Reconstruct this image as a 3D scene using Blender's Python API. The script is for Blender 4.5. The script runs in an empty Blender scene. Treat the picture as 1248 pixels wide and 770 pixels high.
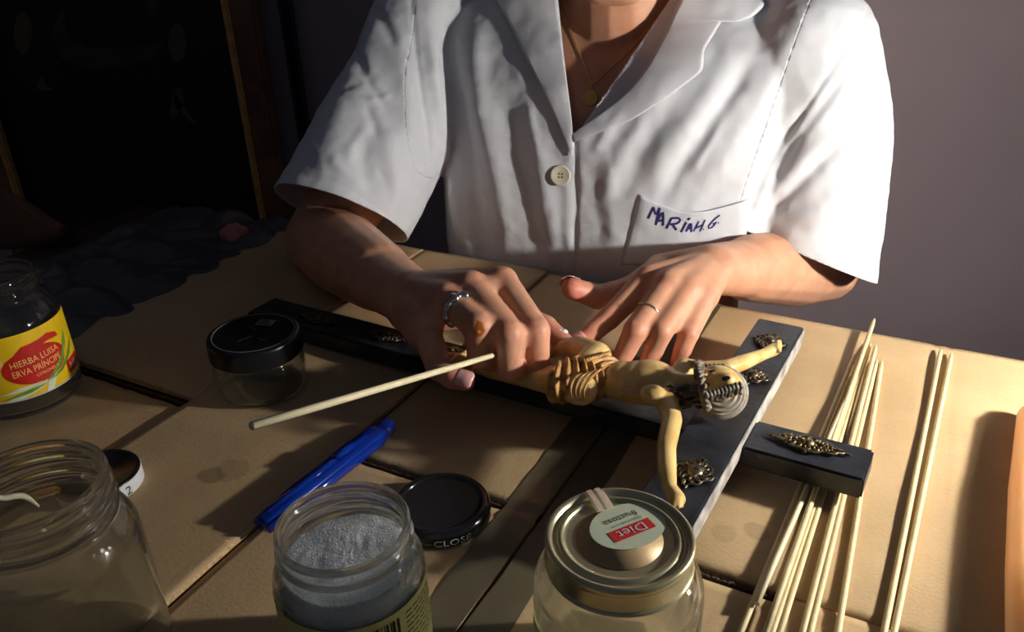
import bpy, bmesh, math, random
import numpy as np
from mathutils import Vector, Matrix, noise
from mathutils.bvhtree import BVHTree
random.seed(4); rng = np.random.default_rng(4)
scene = bpy.context.scene
COL = scene.collection
PI = math.pi

# ------------------------------------------------------------------ camera
FPX = 1000.0; PITCH = math.radians(27); ROLL = math.radians(2); CAMH = 0.365
W, H = 1248, 770
cP, sP, cR, sR = math.cos(PITCH), math.sin(PITCH), math.cos(ROLL), math.sin(ROLL)
FWD = np.array([0, cP, -sP]); R0 = np.array([1., 0, 0]); D0 = np.array([0, -sP, -cP])
RIGHT = cR * R0 + sR * D0; DOWN = -sR * R0 + cR * D0
CAM = np.array([0, 0, CAMH])
cam = bpy.data.cameras.new('camera'); cam_o = bpy.data.objects.new('camera', cam); COL.objects.link(cam_o)
cam.sensor_width = 36; cam.lens = 36 * FPX / W; cam.clip_start = 0.01
m = Matrix.Identity(4)
for i in range(3):
    m[i][0] = RIGHT[i]; m[i][1] = -DOWN[i]; m[i][2] = -FWD[i]; m[i][3] = CAM[i]
cam_o.matrix_world = m
scene.camera = cam_o

# ------------------------------------------------------------------ world, light, exposure
wd = bpy.data.worlds.new('world'); scene.world = wd; wd.use_nodes = True
wd.node_tree.nodes['Background'].inputs[0].default_value = (0.62, 0.72, 1.0, 1)
wd.node_tree.nodes['Background'].inputs[1].default_value = 0.055
LAMP = np.array([0.60, 0.365, 0.215])          # the bulb of the desk lamp just right of the frame
LAMP_POWER = 17.0
vs = scene.view_settings
vs.view_transform = 'Standard'; vs.look = 'None'; vs.exposure = 0.0; vs.gamma = 1.0; vs.use_curve_mapping = False

# ------------------------------------------------------------------ helpers
def ray(x, y):
    u = (x - 624) / FPX; v = (y - 385) / FPX
    return FWD + u * RIGHT + v * DOWN
def at(x, y, z=0.0):                          # photo pixel -> point at height z over the cardboard
    q = ray(x, y); return CAM + q * ((z - CAMH) / q[2])
def aty(x, y, Y):                             # photo pixel -> point at distance Y from the camera
    q = ray(x, y); return CAM + q * (Y / q[1])
def solve(prev, x, y, L, near=True):          # next joint: on the ray, L away from the previous joint
    q = ray(x, y); o = CAM - prev; a = q @ q; b = 2 * (o @ q); c = o @ o - L * L; D = b * b - 4 * a * c
    if D < 0: return CAM + q * (-b / (2 * a))
    return CAM + q * ((-b - (1 if near else -1) * math.sqrt(D)) / (2 * a))
def topx(P):
    P = np.asarray(P) - CAM; z = P @ FWD
    return np.stack([624 + FPX * (P @ RIGHT) / z, 385 + FPX * (P @ DOWN) / z], -1)
AX = math.radians(-28.5)
E1 = np.array([math.cos(AX), math.sin(AX), 0]); E2 = np.array([-math.sin(AX), math.cos(AX), 0]); EZ = np.array([0, 0, 1.])
def ee(a, b, z=0.0): return E1 * a + E2 * b + EZ * z

def wloc(o):
    v = np.zeros(3)
    while o is not None:
        v += np.array(o.location); o = o.parent
    return v
def setm(o, **k):
    for a, b in k.items(): o[a] = b
    return o
def obj(name, V, F, mat=None, parent=None, smooth=False, label=None):
    V = np.asarray(V, float).reshape(-1, 3)
    if parent is not None: V = V - wloc(parent)
    me = bpy.data.meshes.new(name)
    if isinstance(F, np.ndarray):
        k_ = F.shape[1]; me.vertices.add(len(V)); me.vertices.foreach_set('co', V.ravel()); me.loops.add(F.size); me.loops.foreach_set('vertex_index', F.ravel().astype(np.int32))
        me.polygons.add(len(F)); me.polygons.foreach_set('loop_start', np.arange(0, F.size, k_, dtype=np.int32)); me.update(calc_edges=True); me.validate()
    else:
        me.from_pydata(V.tolist(), [], [list(map(int, f)) for f in F]); me.update()
    o = bpy.data.objects.new(name, me); COL.objects.link(o); o.parent = parent
    if mat: me.materials.append(mat)
    if smooth: me.polygons.foreach_set('use_smooth', [True] * len(me.polygons))
    if label: o['label'] = label
    return o
def thing(name, label, cat, loc=(0, 0, 0), group=None):
    o = bpy.data.objects.new(name, None); COL.objects.link(o); o.location = loc; o.empty_display_size = 0.02
    o['label'] = label; o['category'] = cat
    if group: o['group'] = group
    return o
def tag(o, label, cat, group=None):
    o['label'] = label; o['category'] = cat
    if group: o['group'] = group
    return o
def origin_to(o, loc):                        # move a mesh object's origin to its base
    loc = np.asarray(loc, float); d_ = Vector(loc - np.array(o.location))
    o.data.transform(Matrix.Translation(-d_)); o.location = loc
    return o
class MB:                                     # mesh collector in world coordinates
    def __init__(s): s.V = []; s.F = []; s.n = 0
    def add(s, V, F):
        V = np.asarray(V, float).reshape(-1, 3); s.V.append(V)
        s.F += [[i + s.n for i in f] for f in F]; s.n += len(V); return s
    def verts(s): return np.concatenate(s.V)
    def build(s, name, mat, parent=None, smooth=False, label=None): return obj(name, s.verts(), s.F, mat, parent, smooth, label)
BOXF = [(0, 3, 2, 1), (4, 5, 6, 7), (0, 1, 5, 4), (1, 2, 6, 5), (2, 3, 7, 6), (3, 0, 4, 7)]
def box(c, ax, ay, az):                       # centre and three half-axis vectors
    c, ax, ay, az = map(np.asarray, (c, ax, ay, az))
    return [c - ax - ay - az, c + ax - ay - az, c + ax + ay - az, c - ax + ay - az,
            c - ax - ay + az, c + ax - ay + az, c + ax + ay + az, c - ax + ay + az], BOXF
def frame_of(dv):
    dv = np.asarray(dv, float); dv = dv / np.linalg.norm(dv)
    a = np.cross(dv, EZ if abs(dv[2]) < .9 else np.array([1., 0, 0])); a /= np.linalg.norm(a)
    return dv, a, np.cross(dv, a)
def tube(P, R, n=10, cap=True):               # swept tube through points
    P = [np.asarray(p, float) for p in P]
    if not hasattr(R, '__len__'): R = [R] * len(P)
    V = []; F = []; a = None
    for i, p in enumerate(P):
        t = P[min(i + 1, len(P) - 1)] - P[max(i - 1, 0)]; t = t / (np.linalg.norm(t) + 1e-12)
        if a is None: _, a, b = frame_of(t)
        a = a - t * (a @ t); a /= np.linalg.norm(a); b = np.cross(t, a)
        for k in range(n):
            w = 2 * PI * k / n; V.append(p + R[i] * (math.cos(w) * a + math.sin(w) * b))
    for i in range(len(P) - 1):
        for k in range(n):
            F.append((i * n + k, i * n + (k + 1) % n, (i + 1) * n + (k + 1) % n, (i + 1) * n + k))
    if cap: F += [tuple(range(n))[::-1], tuple((len(P) - 1) * n + k for k in range(n))]
    return V, F
def capsule(p0, r0, p1, r1, n=16, k=5, flat=None):
    """tapered capsule; flat=(direction, factor) squashes it across one direction"""
    p0, p1 = np.asarray(p0, float), np.asarray(p1, float)
    L = np.linalg.norm(p1 - p0)
    if L < 1e-6: p1 = p0 + np.array([0, 0, 1e-4])
    t, a, b = frame_of(p1 - p0)
    if flat is not None:
        b = np.asarray(flat[0], float); b = b - t * (b @ t); b /= np.linalg.norm(b); a = np.cross(b, t)
    fb = flat[1] if flat is not None else 1
    rings = []
    for i in range(k + 1):
        w = -PI / 2 + (PI / 2) * i / k; rings.append((p0 + t * r0 * math.sin(w) * (.8 if fb != 1 else 1), r0 * math.cos(w)))
    for i in range(k + 1):
        w = (PI / 2) * i / k; rings.append((p1 + t * r1 * math.sin(w) * (.8 if fb != 1 else 1), r1 * math.cos(w)))
    V = []; F = []
    for c, r in rings:
        r = max(r, 1e-5)
        for j in range(n):
            w = 2 * PI * j / n; V.append(c + r * (math.cos(w) * a + fb * math.sin(w) * b))
    m_ = len(rings)
    for i in range(m_ - 1):
        for j in range(n): F.append((i * n + j, i * n + (j + 1) % n, (i + 1) * n + (j + 1) % n, (i + 1) * n + j))
    F += [tuple(range(n))[::-1], tuple((m_ - 1) * n + j for j in range(n))]
    return V, F
def ellipsoid(c, ax, ay, az, n=24, k=14):
    V = []; F = []
    for i in range(k + 1):
        w = -PI / 2 + PI * i / k
        for j in range(n):
            q = 2 * PI * j / n; r = max(math.cos(w), 1e-4)
            V.append(np.asarray(c) + r * math.cos(q) * np.asarray(ax) + r * math.sin(q) * np.asarray(ay) + math.sin(w) * np.asarray(az))
    for i in range(k):
        for j in range(n): F.append((i * n + j, i * n + (j + 1) % n, (i + 1) * n + (j + 1) % n, (i + 1) * n + j))
    F += [tuple(range(n))[::-1], tuple(k * n + j for j in range(n))]
    return V, F
def loft(rings, closed=True):                 # list of equal-length point rings
    n = len(rings[0]); V = [p for r in rings for p in r]; F = []
    for i in range(len(rings) - 1):
        for j in range(n): F.append((i * n + j, i * n + (j + 1) % n, (i + 1) * n + (j + 1) % n, (i + 1) * n + j))
    if closed: F += [tuple(range(n))[::-1], tuple((len(rings) - 1) * n + j for j in range(n))]
    return V, F
def lathe(prof, c=(0, 0, 0), n=64, closed=False):   # profile (r,z); closed joins last to first
    c = np.asarray(c, float); V = []; F = []; idx = []
    for r, z in prof:
        if r < 1e-6: idx.append([len(V)]); V.append(c + [0, 0, z])
        else:
            idx.append(list(range(len(V), len(V) + n)))
            for j in range(n):
                w = 2 * PI * j / n; V.append(c + [r * math.cos(w), r * math.sin(w), z])
    pairs = list(zip(idx[:-1], idx[1:])) + ([(idx[-1], idx[0])] if closed else [])
    for A, B in pairs:
        for j in range(n):
            k = (j + 1) % n
            if len(A) == 1 and len(B) == 1: continue
            if len(A) == 1: F.append((A[0], B[k], B[j]))
            elif len(B) == 1: F.append((A[j], A[k], B[0]))
            else: F.append((A[j], A[k], B[k], B[j]))
    return V, F
def smooth_prof(p, k=4):                      # rounds a profile by Catmull-Rom sampling
    p = [np.array(q, float) for q in p]; out = []
    for i in range(len(p) - 1):
        a = p[max(i - 1, 0)]; b = p[i]; c = p[i + 1]; d_ = p[min(i + 2, len(p) - 1)]
        for j in range(k):
            t = j / k
            out.append(.5 * ((2 * b) + (-a + c) * t + (2 * a - 5 * b + 4 * c - d_) * t * t + (-a + 3 * b - 3 * c + d_) * t ** 3))
    out.append(p[-1]); return out
def poly_sample(P, n):                        # n points evenly along a smoothed polyline
    P = np.array(smooth_prof(P, 8)); d_ = np.r_[0, np.cumsum(np.linalg.norm(np.diff(P, axis=0), axis=1))]
    t = np.linspace(0, d_[-1], n)
    return np.stack([np.interp(t, d_, P[:, i]) for i in range(P.shape[1])], -1)
def fromobj_mesh(o, deps=None):
    deps = bpy.context.evaluated_depsgraph_get()
    return bpy.data.meshes.new_from_object(o.evaluated_get(deps))
def remesh(mb, voxel, iters=6, lam=.5):
    """voxel-union of overlapping closed shapes -> one continuous smooth surface (V, F)"""
    o = mb.build('tmp', None); md = o.modifiers.new('r', 'REMESH'); md.mode = 'VOXEL'; md.voxel_size = voxel
    bpy.context.view_layer.update(); me = fromobj_mesh(o)
    V = np.empty(len(me.vertices) * 3); me.vertices.foreach_get('co', V); V = V.reshape(-1, 3)
    L = np.empty(len(me.loops), int); me.loops.foreach_get('vertex_index', L)
    F = L.reshape(-1, 4) if len(L) == 4 * len(me.polygons) else None
    if F is None:
        F = [list(p.vertices) for p in me.polygons]
    E = np.empty(len(me.edges) * 2, int); me.edges.foreach_get('vertices', E); E = E.reshape(-1, 2)
    old = o.data; bpy.data.objects.remove(o); bpy.data.meshes.remove(old); bpy.data.meshes.remove(me)
    V = lap(V, E, iters, lam)
    return V, F, E
def lap(V, E, iters, lam=.5):
    n = len(V); deg = np.bincount(E.ravel(), minlength=n).astype(float); deg[deg == 0] = 1
    for it in range(iters):
        S = np.zeros_like(V)
        for k in range(3):
            S[:, k] = np.bincount(E[:, 0], V[E[:, 1], k], n) + np.bincount(E[:, 1], V[E[:, 0], k], n)
        V = V + lam * (S / deg[:, None] - V)
    return V
def vnormals(V, F):
    F = np.asarray(F); N = np.zeros_like(V)
    fn = np.cross(V[F[:, 2]] - V[F[:, 0]], V[F[:, 3]] - V[F[:, 1]])
    for k in range(4):
        for c in range(3): N[:, c] += np.bincount(F[:, k], fn[:, c], len(V))
    return N / (np.linalg.norm(N, axis=1)[:, None] + 1e-12)
def seg_dist(Q, a, b):
    a = np.asarray(a, float); b = np.asarray(b, float); ab = b - a
    t = np.clip(((Q - a) @ ab) / (ab @ ab), 0, 1)
    return np.linalg.norm(Q - (a + t[:, None] * ab), axis=1), t
def text_mesh(body, size=1.0, align='CENTER'):
    cu = bpy.data.curves.new('t', 'FONT'); cu.body = body; cu.size = size; cu.align_x = align; cu.align_y = 'CENTER'; cu.resolution_u = 2
    o = bpy.data.objects.new('t', cu); COL.objects.link(o); bpy.context.view_layer.update()
    me = fromobj_mesh(o); V = np.array([v.co[:] for v in me.vertices]); F = [list(p.vertices) for p in me.polygons]
    bpy.data.objects.remove(o); bpy.data.curves.remove(cu); bpy.data.meshes.remove(me)
    return V, F

# ------------------------------------------------------------------ materials
def lin(r, g, b):
    f = lambda c: (c / 255 / 12.92) if c / 255 <= .04045 else ((c / 255 + .055) / 1.055) ** 2.4
    return (f(r), f(g), f(b), 1)
class NT:
    def __init__(s, mat): s.t = mat.node_tree; s.N = s.t.nodes; s.L = s.t.links
    def n(s, typ, **k):
        o = s.N.new(typ)
        for a, b in k.items():
            if a.startswith('i_'): o.inputs[a[2:].replace('_', ' ')].default_value = b
            else: setattr(o, a, b)
        return o
    def l(s, a, b): s.L.new(a, b)
def pmat(name, col, rough=.5, metal=0, spec=.5, trans=0, ior=1.45, sss=0, ssscale=.004, var=.0, vscale=30, vcol=None,
         bump=0, bscale=200, coat=0, sheen=0, detail=4, coords='Object'):
    ma = bpy.data.materials.new(name); ma.use_nodes = True; t = NT(ma); b = t.N['Principled BSDF']
    b.inputs['Base Color'].default_value = col; b.inputs['Roughness'].default_value = rough; b.inputs['Metallic'].default_value = metal
    b.inputs['Specular IOR Level'].default_value = spec; b.inputs['Transmission Weight'].default_value = trans; b.inputs['IOR'].default_value = ior
    b.inputs['Coat Weight'].default_value = coat; b.inputs['Sheen Weight'].default_value = sheen
    if sss: 
        b.inputs['Subsurface Weight'].default_value = sss; b.inputs['Subsurface Radius'].default_value = (1, .4, .22); b.inputs['Subsurface Scale'].default_value = ssscale
    tc = t.n('ShaderNodeTexCoord')
    if var:
        no = t.n('ShaderNodeTexNoise'); no.inputs['Scale'].default_value = vscale; no.inputs['Detail'].default_value = detail; t.l(tc.outputs[coords], no.inputs['Vector'])
        rp = t.n('ShaderNodeValToRGB'); rp.color_ramp.elements[0].position = .35; rp.color_ramp.elements[1].position = .65; t.l(no.outputs['Fac'], rp.inputs['Fac'])
        c2 = vcol if vcol else tuple(c * (1 - var) for c in col[:3]) + (1,)
        rp.color_ramp.elements[0].color = c2; rp.color_ramp.elements[1].color = col
        t.l(rp.outputs['Color'], b.inputs['Base Color'])
    if bump:
        nb = t.n('ShaderNodeTexNoise'); nb.inputs['Scale'].default_value = bscale; nb.inputs['Detail'].default_value = 3; t.l(tc.outputs[coords], nb.inputs['Vector'])
        bp = t.n('ShaderNodeBump'); bp.inputs['Strength'].default_value = bump; bp.inputs['Distance'].default_value = .002
        t.l(nb.outputs['Fac'], bp.inputs['Height']); t.l(bp.outputs['Normal'], b.inputs['Normal'])
    return ma
M = {}
M['wall'] = pmat('wall_paint', lin(164, 146, 148), .8, var=.12, vscale=2.5, bump=.1, bscale=120)
M['floor'] = pmat('floor_tile', lin(90, 70, 58), .6, var=.2, vscale=4)
M['table'] = pmat('table_wood', lin(66, 46, 34), .55, var=.35, vscale=12, bump=.1)
M['shirt'] = pmat('white_cotton', (.69, .70, .73, 1), .85, spec=.2, sheen=.1, bump=.12, bscale=900, var=.03, vscale=60)
M['trouser'] = pmat('navy_cloth', lin(34, 38, 52), .9, spec=.1, bump=.2, bscale=600)
M['hair'] = pmat('brown_hair', lin(42, 28, 20), .5, var=.4, vscale=80)
M['nail'] = pmat('nail', lin(226, 170, 160), .25, coat=.5)
M['lips'] = pmat('lips', lin(165, 84, 76), .45)
M['eye_white'] = pmat('eye_white', lin(225, 220, 214), .2)
M['iris'] = pmat('iris', lin(48, 30, 20), .15)
M['silver'] = pmat('silver', (.75, .74, .72, 1), .25, metal=1, var=.5, vscale=400)
M['gold'] = pmat('gold', lin(226, 184, 104), .4, metal=.6)
M['button'] = pmat('button_shell', lin(214, 206, 182), .3, coat=.5)
M['ink'] = pmat('blue_ink', lin(38, 32, 90), .7)
def glass_mat():                                # thin jar glass: part of the light goes straight through the wall
    ma = pmat('clear_glass', (.95, .98, .96, 1), .02, trans=1, ior=1.47); t = NT(ma); out = t.N['Material Output']; b = t.N['Principled BSDF']
    tr = t.n('ShaderNodeBsdfTransparent'); tr.inputs[0].default_value = (.95, .97, .95, 1); mx = t.n('ShaderNodeMixShader'); mx.inputs[0].default_value = .8
    t.l(tr.outputs[0], mx.inputs[1]); t.l(b.outputs[0], mx.inputs[2]); t.l(mx.outputs[0], out.inputs['Surface']); return ma
M['glass'] = glass_mat()
M['goldlid'] = pmat('gold_lacquer_lid', lin(206, 198, 158), .26, metal=.72, spec=.6, var=.08, vscale=60)
M['lidpanel'] = pmat('lid_panel', lin(176, 148, 108), .45, metal=.3, spec=.5)
M['blackgloss'] = pmat('black_gloss', (.008, .008, .009, 1), .16, coat=.4)
M['blackmatte'] = pmat('black_lid_print', (.008, .008, .009, 1), .3, spec=.35)
M['whiteprint'] = pmat('white_print', lin(205, 205, 205), .6)
M['greyprint'] = pmat('grey_print', lin(120, 118, 122), .6)
M['sticker'] = pmat('cream_sticker', lin(214, 222, 190), .5)
M['redprint'] = pmat('red_print', lin(214, 50, 48), .5)
M['greenprint'] = pmat('green_print', lin(70, 130, 80), .5)
M['blackprint'] = pmat('black_print', lin(28, 26, 26), .6)
M['ribbon'] = pmat('paper_seal', lin(232, 222, 190), .6)
M['pinkprint'] = pmat('pink_print', lin(205, 120, 100), .6)
M['sealprint'] = pmat('seal_print', lin(222, 190, 164), .6)
M['yellow'] = pmat('yellow_label', lin(236, 196, 24), .45)
M['red'] = pmat('red_label', lin(200, 34, 26), .45, var=.2, vscale=120)
M['orangetext'] = pmat('orange_text', lin(250, 205, 120), .5)
M['leaf'] = pmat('leaf_print', lin(120, 165, 60), .5, var=.4, vscale=160)
M['palegreen'] = pmat('pale_stalk_print', lin(222, 226, 190), .5)
M['labelpaper'] = pmat('jar_label', lin(206, 200, 128), .55, var=.06, vscale=40)
M['labelgrey'] = pmat('jar_label_back', lin(190, 180, 150), .6)
M['salt'] = pmat('white_crystals', (.88, .88, .87, 1), .6, bump=.6, bscale=900, var=.10, vscale=500)
M['blue'] = pmat('blue_plastic', (.004, .035, .36, 1), .12, trans=.3, ior=1.45, coat=.4)
M['stick'] = pmat('bamboo', lin(226, 205, 156), .55, var=.16, vscale=90, bump=.15, bscale=700)
M['stickpale'] = pmat('bamboo_pale', lin(238, 224, 182), .55, var=.12, vscale=90)
M['cotton'] = pmat('cotton', (.85, .85, .85, 1), .95, sss=.2)
M['blackwood'] = pmat('black_painted_wood', lin(40, 44, 52), .42, var=.45, vscale=55, vcol=lin(22, 24, 30), bump=.25, bscale=160)
M['rawedge'] = pmat('worn_edge', lin(190, 184, 174), .7, var=.4, vscale=60, vcol=lin(110, 104, 98))
M['bronze'] = pmat('old_bronze', lin(112, 100, 80), .42, metal=.75, var=.6, vscale=300, vcol=lin(46, 42, 40))
M['bronzegold'] = pmat('gilt_bronze', lin(150, 128, 84), .4, metal=.7, var=.65, vscale=380, vcol=lin(52, 46, 40))
M['darkhair'] = pmat('carved_hair', lin(116, 106, 92), .6, var=.6, vscale=320, vcol=lin(34, 29, 26))
M['halo'] = pmat('carved_grey_hair', lin(168, 158, 142), .6, var=.3, vscale=200)
M['giltcloth'] = pmat('gilt_cloth', lin(200, 152, 80), .5, var=.4, vscale=130, vcol=lin(132, 88, 44))
M['thorn'] = pmat('thorn_crown', lin(128, 116, 98), .7, var=.5, vscale=300)
M['tape'] = pmat('brown_packing_tape', lin(98, 90, 70), .3, spec=.45, coat=.15, var=.25, vscale=25)
M['foldtape'] = M['tape']
M['peach'] = pmat('peach_plastic', lin(252, 208, 168), .4, sss=1, ssscale=.03)
M['peach'].node_tree.nodes['Principled BSDF'].inputs['Subsurface Radius'].default_value = (1, .82, .62)
M['frame'] = pmat('brown_frame', lin(134, 92, 64), .5, var=.4, vscale=25)
M['gilt'] = pmat('gilt_fillet', lin(232, 176, 100), .45, metal=.2, var=.3, vscale=60)
M['film'] = pmat('plastic_film', lin(92, 92, 98), .35, spec=.5, trans=.4)
M['pinkcloth'] = pmat('pink_cloth', lin(196, 120, 110), .8)
M['darkwood'] = pmat('dark_wood', lin(44, 30, 24), .45, var=.4, vscale=18)
M['chairdark'] = pmat('dark_stool', lin(40, 32, 28), .6)
M['lampmetal'] = pmat('lamp_white_metal', lin(214, 210, 204), .4)
M['navy'] = pmat('navy_plain', lin(28, 32, 46), .6)

def cardboard_mat():
    ma = bpy.data.materials.new('cardboard'); ma.use_nodes = True; t = NT(ma); b = t.N['Principled BSDF']
    b.inputs['Roughness'].default_value = .62; b.inputs['Specular IOR Level'].default_value = .35
    geo = t.n('ShaderNodeNewGeometry'); mp = t.n('ShaderNodeMapping'); mp.inputs['Rotation'].default_value = (0, 0, -AX)
    t.l(geo.outputs['Position'], mp.inputs['Vector'])
    no = t.n('ShaderNodeTexNoise'); no.inputs['Scale'].default_value = 9; no.inputs['Detail'].default_value = 6; t.l(mp.outputs[0], no.inputs['Vector'])
    rp = t.n('ShaderNodeValToRGB'); rp.color_ramp.elements[0].position = .3; rp.color_ramp.elements[1].position = .7
    rp.color_ramp.elements[0].color = lin(184, 154, 112); rp.color_ramp.elements[1].color = lin(206, 176, 132)
    t.l(no.outputs['Fac'], rp.inputs['Fac'])
    # flecks
    n2 = t.n('ShaderNodeTexNoise'); n2.inputs['Scale'].default_value = 420; n2.inputs['Detail'].default_value = 2; t.l(mp.outputs[0], n2.inputs['Vector'])
    mx = t.n('ShaderNodeMix', data_type='RGBA', blend_type='MULTIPLY'); mx.inputs[0].default_value = .22
    t.l(rp.outputs[0], mx.inputs[6]); t.l(n2.outputs['Color'], mx.inputs[7])
    col = mx.outputs[2]
    # damp stains: rounded blots at fixed places; the smallest is a hole's shade put into colour
    nw = t.n('ShaderNodeTexNoise'); nw.inputs['Scale'].default_value = 70; t.l(geo.outputs['Position'], nw.inputs['Vector'])
    for (x, y, r, k, sx) in ((883, 650, .0085, .87, 1), (923, 648, .0085, .80, 1), (897, 500, .020, .86, 1.3), (258, 584, .011, .62, 1), (285, 577, .014, .80, 1), (262, 581, .0028, .3, 1), (865, 493, .012, .9, 1)):
        c = at(x, y, 0)
        d_ = t.n('ShaderNodeVectorMath', operation='DISTANCE'); t.l(geo.outputs['Position'], d_.inputs[0]); d_.inputs[1].default_value = c
        ad = t.n('ShaderNodeMath', operation='MULTIPLY_ADD'); t.l(nw.outputs['Fac'], ad.inputs[0]); ad.inputs[1].default_value = r * .9; t.l(d_.outputs['Value'], ad.inputs[2])
        mr = t.n('ShaderNodeMapRange'); t.l(ad.outputs[0], mr.inputs[0]); mr.inputs[1].default_value = r * 1.30; mr.inputs[2].default_value = r * 1.48
        mr.inputs[3].default_value = k; mr.inputs[4].default_value = 1
        m2 = t.n('ShaderNodeMix', data_type='RGBA', blend_type='MULTIPLY'); m2.inputs[0].default_value = 1
        t.l(col, m2.inputs[6]); t.l(mr.outputs[0], m2.inputs[7]); col = m2.outputs[2]
    t.l(col, b.inputs['Base Color'])
    wv = t.n('ShaderNodeTexWave'); wv.inputs['Scale'].default_value = 42; wv.inputs['Distortion'].default_value = .6; wv.bands_direction = 'X'; t.l(mp.outputs[0], wv.inputs['Vector'])
    bp = t.n('ShaderNodeBump'); bp.inputs['Strength'].default_value = .035; bp.inputs['Distance'].default_value = .001; t.l(wv.outputs['Fac'], bp.inputs['Height'])
    b2 = t.n('ShaderNodeBump'); b2.inputs['Strength'].default_value = .25; b2.inputs['Distance'].default_value = .001; t.l(n2.outputs['Fac'], b2.inputs['Height']); t.l(bp.outputs[0], b2.inputs['Normal'])
    n3 = t.n('ShaderNodeTexNoise'); n3.inputs['Scale'].default_value = 14; t.l(mp.outputs[0], n3.inputs['Vector'])
    b3 = t.n('ShaderNodeBump'); b3.inputs['Strength'].default_value = .35; b3.inputs['Distance'].default_value = .006; t.l(n3.outputs['Fac'], b3.inputs['Height']); t.l(b2.outputs[0], b3.inputs['Normal'])
    t.l(b3.outputs[0], b.inputs['Normal'])
    return ma
M['card'] = cardboard_mat()
M['cardedge'] = pmat('cardboard_core', lin(196, 164, 118), .8, var=.4, vscale=500, coords='Object')
M['gap'] = pmat('gap_shade_cardboard', lin(70, 50, 34), .9, var=.5, vscale=200)  # darker than the bare core: shade of the open gaps put into the colour

def skin_mat():
    ma = bpy.data.materials.new('skin'); ma.use_nodes = True; t = NT(ma); b = t.N['Principled BSDF']
    b.inputs['Roughness'].default_value = .48; b.inputs['Specular IOR Level'].default_value = .35
    b.inputs['Subsurface Weight'].default_value = .12; b.inputs['Subsurface Radius'].default_value = (1, .35, .2); b.inputs['Subsurface Scale'].default_value = .006
    geo = t.n('ShaderNodeNewGeometry')
    no = t.n('ShaderNodeTexNoise'); no.inputs['Scale'].default_value = 45; no.inputs['Detail'].default_value = 5; t.l(geo.outputs['Position'], no.inputs['Vector'])
    rp = t.n('ShaderNodeValToRGB'); rp.color_ramp.elements[0].position = .3; rp.color_ramp.elements[1].position = .7
    rp.color_ramp.elements[0].color = lin(196, 142, 112); rp.color_ramp.elements[1].color = lin(212, 160, 128)
    t.l(no.outputs['Fac'], rp.inputs['Fac'])
    a = t.n('ShaderNodeAttribute', attribute_name='tint')
    sp = t.n('ShaderNodeSeparateColor'); t.l(a.outputs['Color'], sp.inputs[0])
    m1 = t.n('ShaderNodeMix', data_type='RGBA'); t.l(sp.outputs[0], m1.inputs[0]); t.l(rp.outputs[0], m1.inputs[6]); m1.inputs[7].default_value = lin(214, 118, 100)
    ns = t.n('ShaderNodeTexNoise'); ns.inputs['Scale'].default_value = 260; t.l(geo.outputs['Position'], ns.inputs['Vector'])
    mm = t.n('ShaderNodeMath', operation='MULTIPLY'); t.l(sp.outputs[1], mm.inputs[0]); t.l(ns.outputs['Fac'], mm.inputs[1])
    mc = t.n('ShaderNodeMapRange'); t.l(mm.outputs[0], mc.inputs[0]); mc.inputs[1].default_value = .3; mc.inputs[2].default_value = .5
    m2 = t.n('ShaderNodeMix', data_type='RGBA'); t.l(mc.outputs[0], m2.inputs[0]); t.l(m1.outputs[2], m2.inputs[6]); m2.inputs[7].default_value = lin(150, 84, 20)
    t.l(m2.outputs[2], b.inputs['Base Color'])
    bn = t.n('ShaderNodeTexNoise'); bn.inputs['Scale'].default_value = 700; t.l(geo.outputs['Position'], bn.inputs['Vector'])
    bp = t.n('ShaderNodeBump'); bp.inputs['Strength'].default_value = .12; bp.inputs['Distance'].default_value = .001; t.l(bn.outputs['Fac'], bp.inputs['Height']); t.l(bp.outputs[0], b.inputs['Normal'])
    return ma
M['skin'] = skin_mat()
M['ivory'] = pmat('aged_ivory_paint', lin(232, 200, 132), .38, spec=.5, sss=.05, var=.3, vscale=60, vcol=lin(206, 162, 92), coat=.2)

# ------------------------------------------------------------------ the room
def struct(o): o['kind'] = 'structure'; return o
ZF = -0.76
WY = 1.50
mb = MB().add(*box((0, .2, ZF - .05), (2.2, 0, 0), (0, 1.9, 0), (0, 0, .05))); struct(mb.build('floor', M['floor']))
mb = MB().add(*box((0, WY + .05, .5), (2.2, 0, 0), (0, .05, 0), (0, 0, 1.26))); struct(mb.build('wall_back', M['wall']))
mb = MB().add(*box((-2.15, .2, .5), (.05, 0, 0), (0, 1.3, 0), (0, 0, 1.26))); struct(mb.build('wall_left', M['wall']))

# the work table
T0 = thing('work_table', 'dark wooden work table under the flattened cardboard', 'table', (0.0, .45, ZF))
TH = -0.0045
def slab(a0, a1, b0, b1, z0, z1): return box(ee((a0 + a1) / 2, (b0 + b1) / 2, (z0 + z1) / 2), E1 * (a1 - a0) / 2, E2 * (b1 - b0) / 2, EZ * (z1 - z0) / 2)
MB().add(*slab(-.98, .52, -.12, .725, TH - .03, TH)).build('table_top', M['table'], T0)
for a in (-.92, .46):
    for b in (-.06, .665):
        MB().add(*slab(a - .03, a + .03, b - .03, b + .03, ZF, TH - .03)).build('leg', M['table'], T0)

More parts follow.
